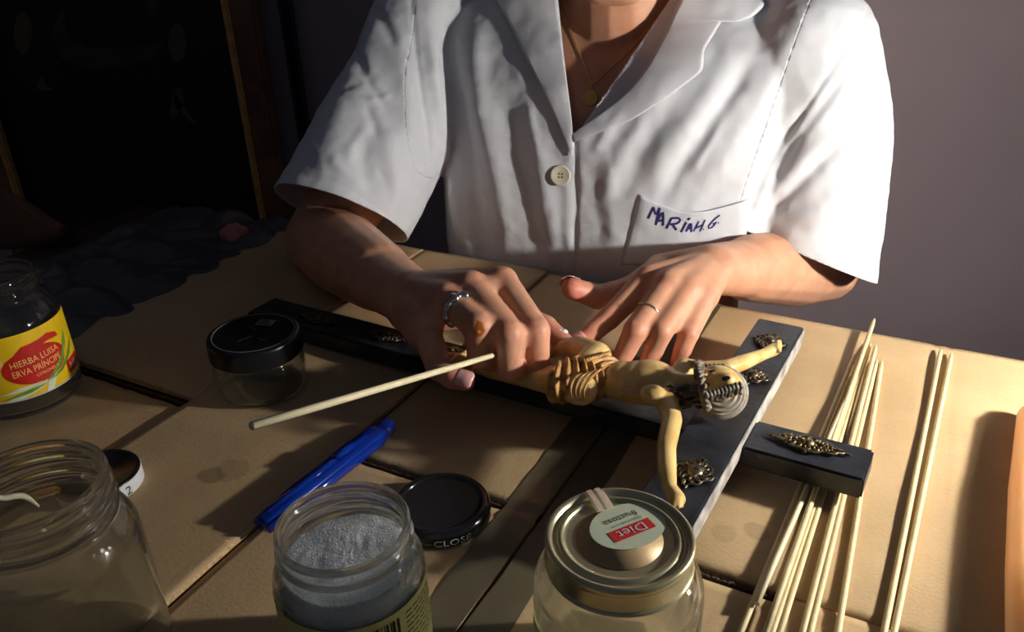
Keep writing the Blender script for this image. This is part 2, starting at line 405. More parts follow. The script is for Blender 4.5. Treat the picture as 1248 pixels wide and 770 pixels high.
# ------------------------------------------------------------------ flattened cardboard box
CB = thing('flattened_cardboard_box', 'flattened brown cardboard box covering the work table', 'cardboard', tuple(ee(-.2, .36, TH)))
def zc_card(a, b, base):
    z = base + .0012 * noise.noise(Vector((a * 9, b * 9, base * 40)))
    for bc, dp, w in ((.378, .0016, .0035), (.366, .0008, .003)):
        z -= dp * math.exp(-((b - bc) / w) ** 2)
    for ac in (.028, .040):
        z -= .0010 * math.exp(-((a - ac) / .003) ** 2)
    return z
def panel(name, a0, a1, b0, b1, base, jn=0, jf=0, jr=0):
    na = max(8, int((a1 - a0) / .006)); nb = max(8, int((b1 - b0) / .006))
    A = np.linspace(a0, a1, na + 1); V = []; F = []
    for lev in (0, 1):
        for i, a in enumerate(A):
            lo = b0 + jn * (noise.noise(Vector((a * 160, 1.3, 0))) + .6 * noise.noise(Vector((a * 420, 4, 0))))
            hi = b1 + jf * (noise.noise(Vector((a * 160, 7.7, 0))) + .6 * noise.noise(Vector((a * 420, 9, 0))))
            for j in range(nb + 1):
                b = lo + (hi - lo) * j / nb
                if lev == 0: z = min(zc_card(a, b, base), base + .001)
                else: z = max(base - .0042, TH)
                aa = a + (jr * noise.noise(Vector((b * 150, 3, 2))) if i == na else 0)
                V.append(ee(aa, b, z))
    n0 = (na + 1) * (nb + 1); I = lambda i, j: i * (nb + 1) + j
    for i in range(na):
        for j in range(nb):
            F.append((I(i, j), I(i + 1, j), I(i + 1, j + 1), I(i, j + 1)))
    for i in range(na):
        F.append((I(i, 0), n0 + I(i, 0), n0 + I(i + 1, 0), I(i + 1, 0))); F.append((I(i, nb), I(i + 1, nb), n0 + I(i + 1, nb), n0 + I(i, nb)))
    for j in range(nb):
        F.append((I(0, j), I(0, j + 1), n0 + I(0, j + 1), n0 + I(0, j))); F.append((I(na, j), n0 + I(na, j), n0 + I(na, j + 1), I(na, j + 1)))
    F.append([n0 + I(i, j) for i, j in ((0, 0), (0, nb), (na, nb), (na, 0))])
    o = obj(name, V, F, M['card'], CB, True)
    o.data.materials.append(M['cardedge'])
    np_ = len(o.data.polygons); mi = [0] * np_; 
    for k in range(na * nb, np_): mi[k] = 1
    o.data.polygons.foreach_set('material_index', mi)
    sm = [True] * (na * nb) + [False] * (np_ - na * nb); o.data.polygons.foreach_set('use_smooth', sm)
    return o
panel('panel', -.712, -.5125, .3835, .735, .003, jn=.0022)
panel('panel', -.5125, -.354, -.10, .735, .003)
panel('flap', -.712, -.514, -.10, .372, 0, jf=.0018)
panel('panel', -.3515, -.1905, .3825, .735, 0, jn=.0015)
panel('flap', -.3515, -.1905, -.10, .3735, 0, jf=.0015)
panel('panel', -.187, .30, .3800, .735, 0)
panel('flap', -.187, -.032, -.10, .371, -.0006)
panel('flap', -.0315, .30, -.10, .3795, 0)
def tape(a0, a1, b0, b1, seed):
    na, nb = 10, 160; V = []; F = []
    for i in range(na + 1):
        for j in range(nb + 1):
            a = a0 + (a1 - a0) * i / na; b = b0 + (b1 - b0) * j / nb
            z = zc_card(a, b, 0) + .0006 + .0009 * abs(noise.noise(Vector((a * 60, b * 28, seed)))) ** 1.3
            V.append(ee(a + .0012 * noise.noise(Vector((b * 20, i // na, seed))), b, z))
    for i in range(na):
        for j in range(nb): F.append((i * (nb + 1) + j, (i + 1) * (nb + 1) + j, (i + 1) * (nb + 1) + j + 1, i * (nb + 1) + j + 1))
    return obj('packing_tape', V, F, M['tape'], CB, True, 'glossy brown packing tape along the seam')
tape(-.216, -.1900, -.10, .735, 1); tape(-.1875, -.163, -.10, .735, 5)
# ragged strips in the torn crease gaps, gap shade put into their dark colour
for (a0, a1, b) in ((-.71, -.513, .3785), (-.10, -.033, .3755), (-.35, -.192, .378)):
    P = []; R = []
    for i in range(60):
        a = a0 + (a1 - a0) * i / 59
        P.append(ee(a, b + .0012 * noise.noise(Vector((a * 300, 0, 0))), TH + .0022)); R.append(.0016 + .0009 * noise.noise(Vector((a * 500, 5, 0))))
    MB().add(*tube(P, R, 6)).build('dark_gap_fill', M['gap'], CB)

# ------------------------------------------------------------------ the person
PB = np.array([.135, .915, ZF])
PERSON = thing('person', 'person in a white short-sleeved work shirt leaning over the crucifix', 'person', tuple(PB))
TA = math.radians(-24)
A1 = np.array([math.cos(TA), math.sin(TA), 0]); A2 = np.array([math.sin(TA), -math.cos(TA), 0])   # to her left, and the way she faces
TC = np.array([.130, .917, 0])
def torso_rings(rows, n=48, ex=2.5):
    out = []
    for z, off1, off2, w, df, db in rows:
        c = TC + A1 * off1 + A2 * off2 + EZ * z; r = []
        for k in range(n):
            q = 2 * PI * k / n; cx, sy = math.cos(q), math.sin(q)
            x = math.copysign(abs(cx) ** (2 / ex), cx) * w; y = math.copysign(abs(sy) ** (2 / ex), sy) * (df if sy > 0 else db)
            r.append(c + A1 * x + A2 * y)
        out.append(r)
    return out
B = MB()
B.add(*loft(torso_rings([(-.34, 0, .0, .12, .10, .10), (-.30, 0, 0, .165, .12, .12), (-.2, 0, 0, .165, .11, .115), (-.1, 0, 0, .145, .095, .10), (0, 0, 0, .15, .092, .10),
      (.07, 0, 0, .16, .100, .10), (.12, 0, 0, .165, .102, .10), (.17, 0, 0, .17, .085, .10), (.21, 0, -.005, .165, .066, .09), (.245, 0, -.012, .12, .048, .07), (.275, 0, -.015, .06, .04, .05)])))
HEADC = TC + A2 * .030 + EZ * .372
NK0 = TC + A2 * -.012 + EZ * .225; NK1 = TC + A2 * .018 + EZ * .345
B.add(*capsule(NK0, .062, NK1, .052))
# head: skull, jaw, chin, nose, ears
B.add(*ellipsoid(HEADC + EZ * .035 - A2 * .012, A1 * .074, A2 * .094, EZ * .088))
B.add(*ellipsoid(HEADC - EZ * .015 + A2 * .030, A1 * .062, A2 * .056, EZ * .078))
CHIN = aty(748, -5, .835)
B.add(*capsule(CHIN + A1 * -.012 + EZ * .012, .021, CHIN + A1 * .012 + EZ * .012, .021))
B.add(*capsule(HEADC - EZ * .045 - A1 * .045 + A2 * .0, .02, CHIN + EZ * .014 - A1 * .008, .02)); B.add(*capsule(HEADC - EZ * .045 + A1 * .045, .02, CHIN + EZ * .014 + A1 * .008, .02))
B.add(*capsule(HEADC + A2 * .078 + EZ * .03, .008, HEADC + A2 * .094 - EZ * .008, .012))
for s_ in (-1, 1): B.add(*ellipsoid(HEADC + A1 * s_ * .075 - A2 * .01 + EZ * .01, A1 * .010, A2 * .02, EZ * .032))
# legs, seated
for s_ in (-1, 1):
    hip = TC + A1 * s_ * .09 + EZ * -.29; knee = hip + A2 * .34 + EZ * .02; ank = knee + EZ * (ZF + .07 - knee[2]) - A2 * .05
    B.add(*capsule(hip, .082, knee, .056)); B.add(*capsule(knee, .054, ank, .036)); B.add(*capsule(ank - EZ * .03, .035, ank + A2 * .15 - EZ * .04, .028))
# arms
SH_R = TC - A1 * .208 + EZ * .215; SH_L = TC + A1 * .180 + EZ * .215      # her right is on the left of the photo
EL_R = aty(392, 292, .862); EL_L = aty(1003, 325, .868)
WR_R = at(500, 362, .062); WR_L = at(866, 328, .052)
def arm(sh, el, wr, fl):
    B.add(*capsule(sh, .046, sh + (el - sh) * .45, .049)); B.add(*capsule(sh + (el - sh) * .45, .049, el, .041))
    mid = el + (wr - el) * .30
    B.add(*capsule(el, .041, mid, .0435)); B.add(*capsule(mid, .0435, el + (wr - el) * .7, .034)); B.add(*capsule(el + (wr - el) * .7, .034, wr, .0275, flat=(fl, .86)))
arm(SH_R, EL_R, WR_R, EZ); arm(SH_L, EL_L, WR_L, EZ)
TINT = []      # (point, radius, strength) warm knuckles and fingertips
NAILS = []
def finger(P, R, up=None, nail=None):
    P = [np.asarray(p) for p in P]
    for i in range(len(P) - 1):
        r0, r1 = R[i], R[i + 1]
        B.add(*capsule(P[i], r0, P[i + 1], r1))
        if 0 < i < len(P) - 1: B.add(*ellipsoid(P[i], (R[i] * 1.07, 0, 0), (0, R[i] * 1.07, 0), (0, 0, R[i] * 1.07), 12, 8))
    for p in P[1:-1]: TINT.append((p, .012, .45))
    TINT.append((P[-1], .016, .8))
    if nail is not None: NAILS.append((P[-2], P[-1], R[-1], np.asarray(nail, float)))
def chain(px0, segs):
    P = [at(*px0)]
    for (x, y, L, nr) in segs: P.append(solve(P[-1], x, y, L, nr))
    return P
# her left hand, spread flat on the cardboard behind the figure
J3 = lambda *P: [at(*p) for p in P]
hi = J3((790, 341, .060), (742, 388, .041), (722, 405, .034), (706, 416, .029))
hm = J3((815, 347, .062), (774, 403, .041), (763, 426, .025), (753, 447, .012))
hr = J3((838, 354, .058), (806, 404, .040), (797, 425, .024), (788, 446, .011))
hp = J3((858, 363, .050), (839, 407, .034), (832, 426, .021), (825, 443, .010))
ht = chain((806, 330, .046), [(766, 354, .042, 1), (728, 362, .035, 1), (697, 351, .029, 1)])
finger(hi, [.0125, .0100, .0090, .0076], nail=(-.2, -.4, .9)); finger(hm, [.0125, .0104, .0092, .0078]); finger(hr, [.0122, .0100, .0090, .0076]); finger(hp, [.0118, .0090, .0080, .0068])
finger(ht, [.0150, .0125, .0112, .0100], nail=(-.3, .8, .6))
for P, r in ((hi, .0150), (hm, .0155), (hr, .0150), (hp, .0140)):
    c = WR_L + (P[0] - WR_L) * .30
    B.add(*capsule(WR_L + (P[0] - WR_L) * .05, .019, P[0], r * .92))
    TINT.append((P[0], .013, .35))
B.add(*capsule(WR_L, .024, ht[0], .017)); B.add(*capsule(ht[0], .0165, hi[0], .0125)); B.add(*capsule(ht[1], .0095, hi[0] + (ht[1] - hi[0]) * .3, .012))
for P, Q in ((hi, hm), (hm, hr), (hr, hp)): B.add(*capsule(P[0] + (P[1] - P[0]) * .12, .0102, Q[0] + (Q[1] - Q[0]) * .12, .0102))
# her right hand, closed around the cotton-tipped stick
gi = J3((612, 344, .090), (653, 403, .073), (655, 440, .049), (662, 446, .036))
gm = J3((574, 350, .092), (620, 407, .077), (622, 449, .050), (634, 450, .036))
gr = J3((546, 364, .086), (583, 398, .082), (585, 434, .055), (600, 440, .040))
gp = J3((516, 392, .070), (535, 448, .046), (551, 459, .044), (567, 464, .043))
gt = J3((585, 372, .050), (632, 386, .048), (664, 400, .045), (688, 421, .040))
finger(gi, [.0128, .0112, .0098, .0085]); finger(gm, [.0128, .0116, .0104, .0088]); finger(gr, [.0126, .0116, .0102, .0086]); finger(gp, [.0122, .0104, .0096, .0082], nail=(.55, -.55, .25))
finger(gt, [.0150, .0125, .0112, .0098])
for P, r in ((gi, .0150), (gm, .0155), (gr, .0155), (gp, .0150)):
    B.add(*capsule(WR_R + (P[0] - WR_R) * .05, .022, P[0], r * .92)); TINT.append((P[0], .013, .35))
for P, Q in ((gi, gm), (gm, gr), (gr, gp)): B.add(*capsule(P[0] + (P[1] - P[0]) * .10, .0108, Q[0] + (Q[1] - Q[0]) * .10, .0108))
B.add(*capsule(WR_R, .025, gt[0], .018)); B.add(*capsule(gt[0], .017, gi[0] - EZ * .012, .013)); B.add(*capsule(WR_R - EZ * .008, .022, gp[0] - EZ * .008, .016)); B.add(*capsule(WR_R - EZ * .012, .022, gt[0] - EZ * .004, .017))
BV, BF, BE = remesh(B, .0019, 7)
body = obj('body', BV, BF, M['skin'], PERSON, True)
tint = np.zeros((len(BV), 4)); tint[:, 3] = 1
for p, r, k in TINT:
    d_ = np.linalg.norm(BV - p, axis=1); tint[:, 0] = np.maximum(tint[:, 0], k * np.exp(-(d_ / r) ** 2))
st = at(585, 401, .085); pxs = topx(BV); near_ = (np.linalg.norm(BV - gr[1], axis=1) < .02)
d_ = np.hypot((pxs[:, 0] - 584) / .8, (pxs[:, 1] - 401) / 1.2); tint[:, 1] = np.where(near_, np.exp(-(d_ / 9) ** 2) * 1.7, 0)
ca = body.data.color_attributes.new('tint', 'FLOAT_COLOR', 'POINT'); ca.data.foreach_set('color', tint.ravel())
chest = (BV[BF].mean(1)[:, 2] > .08) & (np.linalg.norm(BV[BF].mean(1)[:, :2] - (TC + A2 * .05)[:2], axis=1) < .13) & (BV[BF].mean(1)[:, 2] < .33)
BBVH = BVHTree.FromPolygons(BV.tolist(), BF[chest].tolist())
def nail_mesh(p0, p1, r, up):
    t = (p1 - p0) / np.linalg.norm(p1 - p0); up = up - t * (up @ t); up /= np.linalg.norm(up); sd = np.cross(t, up); V = []; F = []; n, m_ = 8, 8
    for i in range(n + 1):
        s_ = -1 + 2 * i / n
        for j in range(m_ + 1):
            w = math.radians(-52 + 104 * j / m_) * math.sqrt(max(0, 1 - .75 * max(s_, 0) ** 3 - .5 * max(-s_, 0) ** 4))
            rr = r * 1.03
            V.append(p1 + t * (.15 * r + s_ * r * .82) + rr * math.sin(w) * sd + (rr * math.cos(w) - r * .05 - .25 * r * max(s_, 0) ** 2) * up)
    for i in range(n):
        for j in range(m_): F.append((i * (m_ + 1) + j, (i + 1) * (m_ + 1) + j, (i + 1) * (m_ + 1) + j + 1, i * (m_ + 1) + j + 1))
    return V, F
for a in NAILS: 
    o = obj('fingernail', *nail_mesh(*a), M['nail'], PERSON, True); md = o.modifiers.new('s', 'SOLIDIFY'); md.thickness = .0006; md.offset = -1
# rings
def torus(c, ax, R, r, n=40, k=10, wob=0):
    t, a, b = frame_of(ax); V = []; F = []
    for i in range(n):
        w = 2 * PI * i / n; e = math.cos(w) * a + math.sin(w) * b
        for j in range(k):
            q = 2 * PI * j / k; rr = r * (1 + wob * math.sin(w * 9))
            V.append(np.asarray(c) + e * (R + rr * math.cos(q)) + t * rr * math.sin(q) * 1.4)
    for i in range(n):
        for j in range(k): F.append((i * k + j, ((i + 1) % n) * k + j, ((i + 1) % n) * k + (j + 1) % k, i * k + (j + 1) % k))
    return V, F
c = gr[0] + (gr[1] - gr[0]) * .40
obj('finger_ring', *torus(c, gr[1] - gr[0], .0126, .0027, wob=.35), M['silver'], PERSON, True, 'chunky silver ring')
c = hm[0] + (hm[1] - hm[0]) * .62
obj('finger_ring', *torus(c, hm[1] - hm[0], .0112, .0007), M['silver'], PERSON, True, 'thin plain ring')
# face and hair (the photograph cuts her off at the chin)
for s_ in (-1, 1):
    ec = HEADC + A1 * s_ * .031 + A2 * .076 + EZ * .028
    e_ = obj('eye', *ellipsoid(ec, A1 * .013, A2 * .010, EZ * .008), M['eye_white'], PERSON, True); obj('iris', *ellipsoid(ec + A2 * .0075 - EZ * .001, A1 * .0055, A2 * .003, EZ * .0055), M['iris'], e_, True)
MBl = MB().add(*capsule(HEADC + A2 * .083 - EZ * .038 - A1 * .018, .0045, HEADC + A2 * .088 - EZ * .036, .007)).add(*capsule(HEADC + A2 * .083 - EZ * .038 + A1 * .018, .0045, HEADC + A2 * .088 - EZ * .036, .007))
MBl.build('lips', M['lips'], PERSON, True)
HB = MB().add(*ellipsoid(HEADC + EZ * .050 - A2 * .028, A1 * .083, A2 * .092, EZ * .088)).add(*ellipsoid(HEADC + EZ * .0 - A2 * .055, A1 * .074, A2 * .055, EZ * .085)).add(*ellipsoid(HEADC - EZ * .02 - A2 * .115, A1 * .034, A2 * .034, EZ * .034))
hv, hf, he = remesh(HB, .004, 4); obj('hair', hv, hf, M['hair'], PERSON, True)

# shirt: one shell grown from torso and sleeve volumes, then cut open at the hems, neck and front
SB = MB()
SB.add(*loft(torso_rings([(-.30, 0, 0, .20, .12, .135), (-.22, 0, 0, .205, .122, .13), (0, -.008, 0, .205, .112, .125), (.08, -.006, 0, .205, .118, .125), (.14, -.004, 0, .205, .116, .125),
      (.19, -.004, 0, .212, .098, .12), (.225, -.006, -.004, .222, .078, .105), (.252, -.008, -.010, .205, .058, .085), (.275, -.006, -.012, .140, .052, .072), (.30, 0, -.006, .075, .058, .064), (.33, 0, 0, .066, .055, .060)], ex=2.7)))
SLP = []
def sleeve_solid(sh, pts):
    for (p0, r0), (p1, r1) in zip(pts[:-1], pts[1:]): SB.add(*capsule(p0, r0, p1, r1, n=32, k=8))
hemR = aty(419, 262, .872); hemL = aty(990, 312, .815)
axR = (hemR - SH_R) / np.linalg.norm(hemR - SH_R); axL = (hemL - SH_L) / np.linalg.norm(hemL - SH_L)
sleeve_solid(SH_R, [(SH_R - A1 * .028 + EZ * .022, .066), (SH_R - A1 * .014 + axR * .07, .076), (hemR + axR * .05, .079)])
sleeve_solid(SH_L, [(SH_L + A1 * .010 + EZ * .004, .066), (SH_L + A1 * .014 + axL * .08, .072), (hemL + axL * .06 - A1 * .010, .070)])
SV, SF, SE = remesh(SB, .0026, 14)
SN = vnormals(SV, SF)
if ((SV - SV.mean(0)) * SN).sum(1).mean() < 0: SN = -SN
# folds: ridges and grooves laid along the cloth
spx = topx(SV); view = SV - CAM; view /= np.linalg.norm(view, axis=1)[:, None]
front = np.clip(-(view * SN).sum(1) * 2.2, 0, 1)
FOLDS = [
 ([(522, 10), (533, 120), (556, 250), (576, 345)], 9, 5.5), ([(549, -10), (547, 60), (566, 160), (592, 330)], 10, -6), ([(578, 0), (583, 110), (606, 220), (624, 330)], 13, 6.5),
 ([(612, 90), (628, 180), (650, 270), (664, 340)], 13, -3.5), ([(655, 170), (668, 250), (668, 340)], 14, 4), ([(735, 180), (745, 260), (760, 330)], 22, 1.5), ([(720, 175), (726, 250), (738, 320)], 10, -1.2),
 ([(470, -10), (432, 85), (407, 165), (398, 245)], 26, 7), ([(424, 40), (452, 98)], 5, -2.6), ([(432, 78), (470, 130)], 5, -2.4), ([(400, 105), (432, 95), (455, 105)], 5, 2.2), ([(452, 0), (486, 62)], 7, -3),
 ([(446, 128), (462, 168)], 5, -2), ([(470, 150), (480, 230), (470, 270)], 14, 4), ([(440, 170), (452, 240)], 10, -3), ([(402, 190), (425, 215), (450, 222)], 6, 2),
 ([(922, 60), (893, 110), (838, 190), (805, 248)], 10, -4.6), ([(975, 30), (918, 135), (868, 215), (850, 240)], 15, 3.0), ([(905, 40), (852, 132), (800, 205), (775, 240)], 14, 3.0), ([(830, 110), (785, 180), (755, 250)], 12, -1.8), ([(800, 120), (755, 190), (735, 250)], 10, 2.5),
 ([(985, 128), (938, 192), (912, 250)], 7, -4), ([(1032, 150), (985, 188), (932, 252)], 11, 4), ([(1036, 168), (985, 212), (930, 268)], 8, -4.5), ([(1058, 62), (1004, 132), (962, 188)], 13, 4), ([(1040, 78), (990, 146), (944, 206)], 7, -4),
 ([(1056, 200), (1010, 250), (965, 275)], 14, 4), ([(1050, 245), (1020, 280), (990, 292)], 8, -3), ([(1040, 290), (1055, 320)], 10, 2.5),
 ([(500, -10), (509, 80), (521, 160), (523, 198)], 2.6, -2.4), ([(1064, 5), (1020, 74), (984, 130), (945, 188), (914, 256)], 2.0, -1.6),
 ([(415, 60), (440, 30)], 4, 2), ([(405, 95), (425, 70)], 4, 2), ([(440, 105), (410, 120)], 4, -1.8), ([(425, 118), (445, 125), (470, 118)], 4, 1.8), ([(450, 150), (430, 180), (425, 205)], 6, 2), ([(480, 20), (495, 110), (500, 180)], 12, 3.5), ([(460, 200), (478, 245)], 7, -2.2), ([(372, 215), (420, 228), (470, 262)], 3, -1.0),
 ([(640, 120), (660, 200)], 6, 2.2), ([(760, 130), (720, 190)], 7, 2), ([(880, 150), (842, 210)], 5, 1.6), ([(1000, 300), (1035, 316), (1058, 322)], 3, -1.0),
 ([(700, 168), (702, 230), (699, 345)], 3, -2.2), ([(690, 200), (693, 345)], 5, 1.2), ([(612, 290), (680, 300)], 12, -2),
]
disp = np.zeros(len(SV))
for P, w, amp in FOLDS:
    P = poly_sample(P, 14); best = np.full(len(SV), 1e9); tt = np.zeros(len(SV))
    for k in range(len(P) - 1):
        d_, t_ = seg_dist(spx, P[k], P[k + 1]); u = d_ < best; best[u] = d_[u]; tt[u] = (k + t_[u]) / (len(P) - 1)
    tap = np.clip(np.minimum(tt, 1 - tt) * 5, 0.25 if w > 4 else .9, 1)
    disp += amp * .001 * np.exp(-(best / w) ** 2) * tap
nz = np.array([noise.noise(Vector(v) * 22) * .0022 + noise.noise(Vector(v) * 70) * .0010 + noise.noise(Vector(v) * 150) * .0003 for v in SV.tolist()])
SV2 = lap(SV + SN * ((disp * front) + nz)[:, None], SE, 1)
SBVH = BVHTree.FromPolygons(SV2.tolist(), SF.tolist())
def on_shirt(x, y, off=0.0, bvh=None):
    q = Vector(ray(x, y)).normalized(); h = (bvh or SBVH).ray_cast(Vector(CAM), q)
    if h[0] is None:
        h2 = (bvh or SBVH).find_nearest(Vector(aty(x, y, .85))); return np.array(h2[0]) + np.array(h2[1]) * off
    n_ = np.array(h[1]); n_ = n_ if n_ @ np.array(q) < 0 else -n_
    return np.array(h[0]) + n_ * off
bm = bmesh.new(); vs_ = [bm.verts.new(v) for v in SV2.tolist()]
for f in SF: bm.faces.new([vs_[i] for i in f])
def cut(bm, p, n_, clear=True): 
    g = bm.verts[:] + bm.edges[:] + bm.faces[:]; bmesh.ops.bisect_plane(bm, geom=g, dist=1e-6, plane_co=Vector(p), plane_no=Vector(n_), clear_outer=clear)
def cut_region(bm, planes):                   # slices along all planes, then drops the faces on the inner side of all of them
    for p, n_ in planes: cut(bm, p, n_, False)
    dele = []
    for f in bm.faces:
        c = f.calc_center_median()
        if all((c - Vector(p)).dot(Vector(n_)) > 0 for p, n_ in planes): dele.append(f)
    bmesh.ops.delete(bm, geom=dele, context='FACES')
cut(bm, (0, 0, -.26), (0, 0, -1)); cut(bm, TC + EZ * .318, (0, 0, 1))
# sleeve hems
def hem_plane(pa, pb, Y0, Y1, ax, tilt):
    a = aty(*pa, Y0); b = aty(*pb, Y1); t = (b - a) / np.linalg.norm(b - a); n_ = ax - t * (ax @ t); n_ /= np.linalg.norm(n_)
    s_ = np.cross(t, n_); n_ = n_ * math.cos(tilt) + s_ * math.sin(tilt); return (a + b) / 2, n_
HR = hem_plane((345, 236), (493, 288), .88, .865, axR, 0.0); HL = hem_plane((914, 281), (1063, 341), .80, .80, axL, 0.0)
ARMR = (SH_R - A1 * .000, -A1 * .93 - EZ * .20 + A2 * .0); ARML = (SH_L + A1 * -.004, A1 * .93 - EZ * .20)
def inside(c, pl): return (c - Vector(pl[0])).dot(Vector(pl[1])) > 0
for (p, n_), arm_pl in ((HR, ARMR), (HL, ARML)):
    cut_region(bm, [(p, n_), (Vector(arm_pl[0]), Vector(arm_pl[1]))])
# the open neck: a wedge cut between the two lapels
def vplane(pa, pb, side):
    n_ = np.cross(ray(*pa), ray(*pb)); n_ /= np.linalg.norm(n_)
    if n_ @ (ray(*side)) < 0: n_ = -n_
    return CAM, n_
cut_region(bm, [vplane((664, -40), (697, 172), (740, 60)), vplane((845, -40), (697, 172), (740, 60)), (TC - A2 * .02, A2)])
bmesh.ops.dissolve_degenerate(bm, dist=1e-6, edges=bm.edges[:])
def split(bm, keep):                          # copy of the faces for which keep() holds
    b2 = bm.copy(); bmesh.ops.delete(b2, geom=[f for f in b2.faces if not keep(f.calc_center_median())], context='FACES')
    return b2
def bm_obj(name, b2, mat, parent, label=None, thick=.0016):
    me = bpy.data.meshes.new(name); off = Vector(-wloc(parent)); b2.transform(Matrix.Translation(off)); bmesh.ops.recalc_face_normals(b2, faces=b2.faces[:]); b2.to_mesh(me); b2.free()
    me.materials.append(mat); me.polygons.foreach_set('use_smooth', [True] * len(me.polygons))
    o = bpy.data.objects.new(name, me); COL.objects.link(o); o.parent = parent
    if label: o['label'] = label
    md = o.modifiers.new('thickness', 'SOLIDIFY'); md.thickness = thick; md.offset = -1
    return o
for pl in (ARMR, ARML): cut(bm, pl[0], pl[1], False)
inR = lambda c: inside(c, ARMR); inL = lambda c: inside(c, ARML)
bR = split(bm, inR); bL = split(bm, inL); bT = split(bm, lambda c: not inR(c) and not inL(c)); bm.free()
shirt = bm_obj('shirt', bT, M['shirt'], PERSON, 'white cotton shirt front with open collar')
bm_obj('sleeve', bR, M['shirt'], shirt); bm_obj('sleeve', bL, M['shirt'], shirt)
# lapels and collar: strips rolled back over the shirt
def strip(name, inner, outer, n=96, m_=14, off=(.004, .010, .0045), lift=None):
    I_ = poly_sample(inner, n); O_ = poly_sample(outer, n) if len(outer) < 6 else None
    if O_ is None:
        P = np.array(outer, float); dd = np.r_[0, np.cumsum(np.linalg.norm(np.diff(P, axis=0), axis=1))]; t = np.linspace(0, dd[-1], n); O_ = np.stack([np.interp(t, dd, P[:, i]) for i in (0, 1)], -1)
    V = []; F = []
    for i in range(n):
        pa = on_shirt(*I_[i], 0); pb = on_shirt(*O_[i], 0)
        for j in range(m_ + 1):
            t = j / m_; q = I_[i] * (1 - t) + O_[i] * t
            o_ = (off[0] * (1 - t) ** 2 + off[1] * 2 * t * (1 - t) * 1.1 + off[2] * t ** 2) * (1 - .75 * (i / n) ** 2)
            base = on_shirt(*q, 0); lin_ = pa * (1 - t) + pb * t
            dcam = min(np.linalg.norm(base - CAM), np.linalg.norm(lin_ - CAM)) - o_ - .002
            r_ = ray(*q); V.append(CAM + r_ / np.linalg.norm(r_) * dcam)
    V = np.array(V).reshape(n, m_ + 1, 3)
    for it in range(3):                        # ease the strip along its length
        V[1:-1] = .5 * V[1:-1] + .25 * (V[:-2] + V[2:])
    for i in range(n - 1):
        for j in range(m_): F.append((i * (m_ + 1) + j, (i + 1) * (m_ + 1) + j, (i + 1) * (m_ + 1) + j + 1, i * (m_ + 1) + j + 1))
    o = obj(name, V.reshape(-1, 3), F, M['shirt'], shirt, True); md = o.modifiers.new('thickness', 'SOLIDIFY'); md.thickness = .0016; md.offset = 0
    return o
strip('lapel', [(676, -25), (680, 0), (688, 75), (696, 140), (699, 178)], [(594, -25), (606, 0), (640, 68), (672, 130), (697, 190)], off=(.003, .005, .003))
strip('lapel', [(842, -20), (824, 8), (806, 50), (766, 110), (697, 164)], [(938, -20), (936, -8), (931, 8), (918, 20), (900, 27), (880, 24), (870, 42), (858, 60), (857, 86), (815, 118), (770, 146), (735, 160), (699, 173)], off=(.004, .008, .006))
ring_ = []
for k in range(25):                           # stand of the collar round the back of the neck
    w = PI * (k / 24) ; e = TC - A2 * .004 + A1 * math.cos(w) * .080 - A2 * math.sin(w) * .074
    ring_.append(e)
V = []; F = []
for k, e in enumerate(ring_):
    o_ = e - TC; o_[2] = 0; o_ /= np.linalg.norm(o_)
    for (dz, dr) in ((.300, -.004), (.330, .0), (.338, .006), (.325, .014), (.295, .026)): V.append(e + o_ * dr + EZ * dz)
for k in range(24):
    for j in range(4): F.append((k * 5 + j, (k + 1) * 5 + j, (k + 1) * 5 + j + 1, k * 5 + j + 1))
o = obj('collar', V, F, M['shirt'], shirt, True); md = o.modifiers.new('thickness', 'SOLIDIFY'); md.thickness = .0016
# button with its rim and holes
bc = on_shirt(684, 213, .0022); bn = CAM - bc; bn /= np.linalg.norm(bn); bn = bn * .5 + A2 * .5; bn /= np.linalg.norm(bn)
t_, a_, b_ = frame_of(bn)
def on_axis(V, c, t, a, b): V = np.asarray(V); return np.asarray(c) + V[:, :1] * a + V[:, 1:2] * b + V[:, 2:3] * t
v, f = lathe([(0, -.0012), (.0100, -.0012), (.0108, .0), (.0106, .0012), (.0096, .0016), (.0082, .0010), (0, .0008)], n=32)
bt = obj('button', on_axis(v, bc, t_, a_, b_), f, M['button'], shirt, True, 'pale shell button')
for k in range(4):
    w = PI / 4 + k * PI / 2; hv_, hf_ = lathe([(0, .0006), (.0009, .0006), (.0009, .0011), (0, .0011)], n=10)
    obj('button_hole', on_axis(np.array(hv_) + [.0024 * math.cos(w), .0024 * math.sin(w), 0], bc, t_, a_, b_), hf_, M['blackprint'], shirt)
# breast pocket: a patch raised from the front
PK = [(778, 238), (845, 257), (912, 243), (909, 300), (842, 318), (758, 312)]
def patch(name, tl, tm, tr, br, bl, off, n=34, m_=22, mat=None):
    top = poly_sample([tl, tm, tr], n); bot = poly_sample([bl, ((bl[0] + br[0]) / 2, (bl[1] + br[1]) / 2 + 3), br], n); V = []; F = []
    for i in range(n):
        for j in range(m_):
            t = j / (m_ - 1); q = top[i] * (1 - t) + bot[i] * t
            edge = min(i, n - 1 - i, (m_ - 1 - j)) ; o_ = off * min(1, edge / 2 + .15) + (.0016 * (1 - t) ** 6 * math.sin(PI * i / (n - 1)))
            V.append(on_shirt(*q, o_))
    for i in range(n - 1):
        for j in range(m_ - 1): F.append((i * m_ + j, (i + 1) * m_ + j, (i + 1) * m_ + j + 1, i * m_ + j + 1))
    o = obj(name, V, F, mat or M['shirt'], shirt, True); md = o.modifiers.new('thickness', 'SOLIDIFY'); md.thickness = .0012; md.offset = 0
    return o, V, F
pk, pv, pf = patch('breast_pocket', (779, 237), (840, 257), (911, 243), (908, 318), (757, 322), .0022)
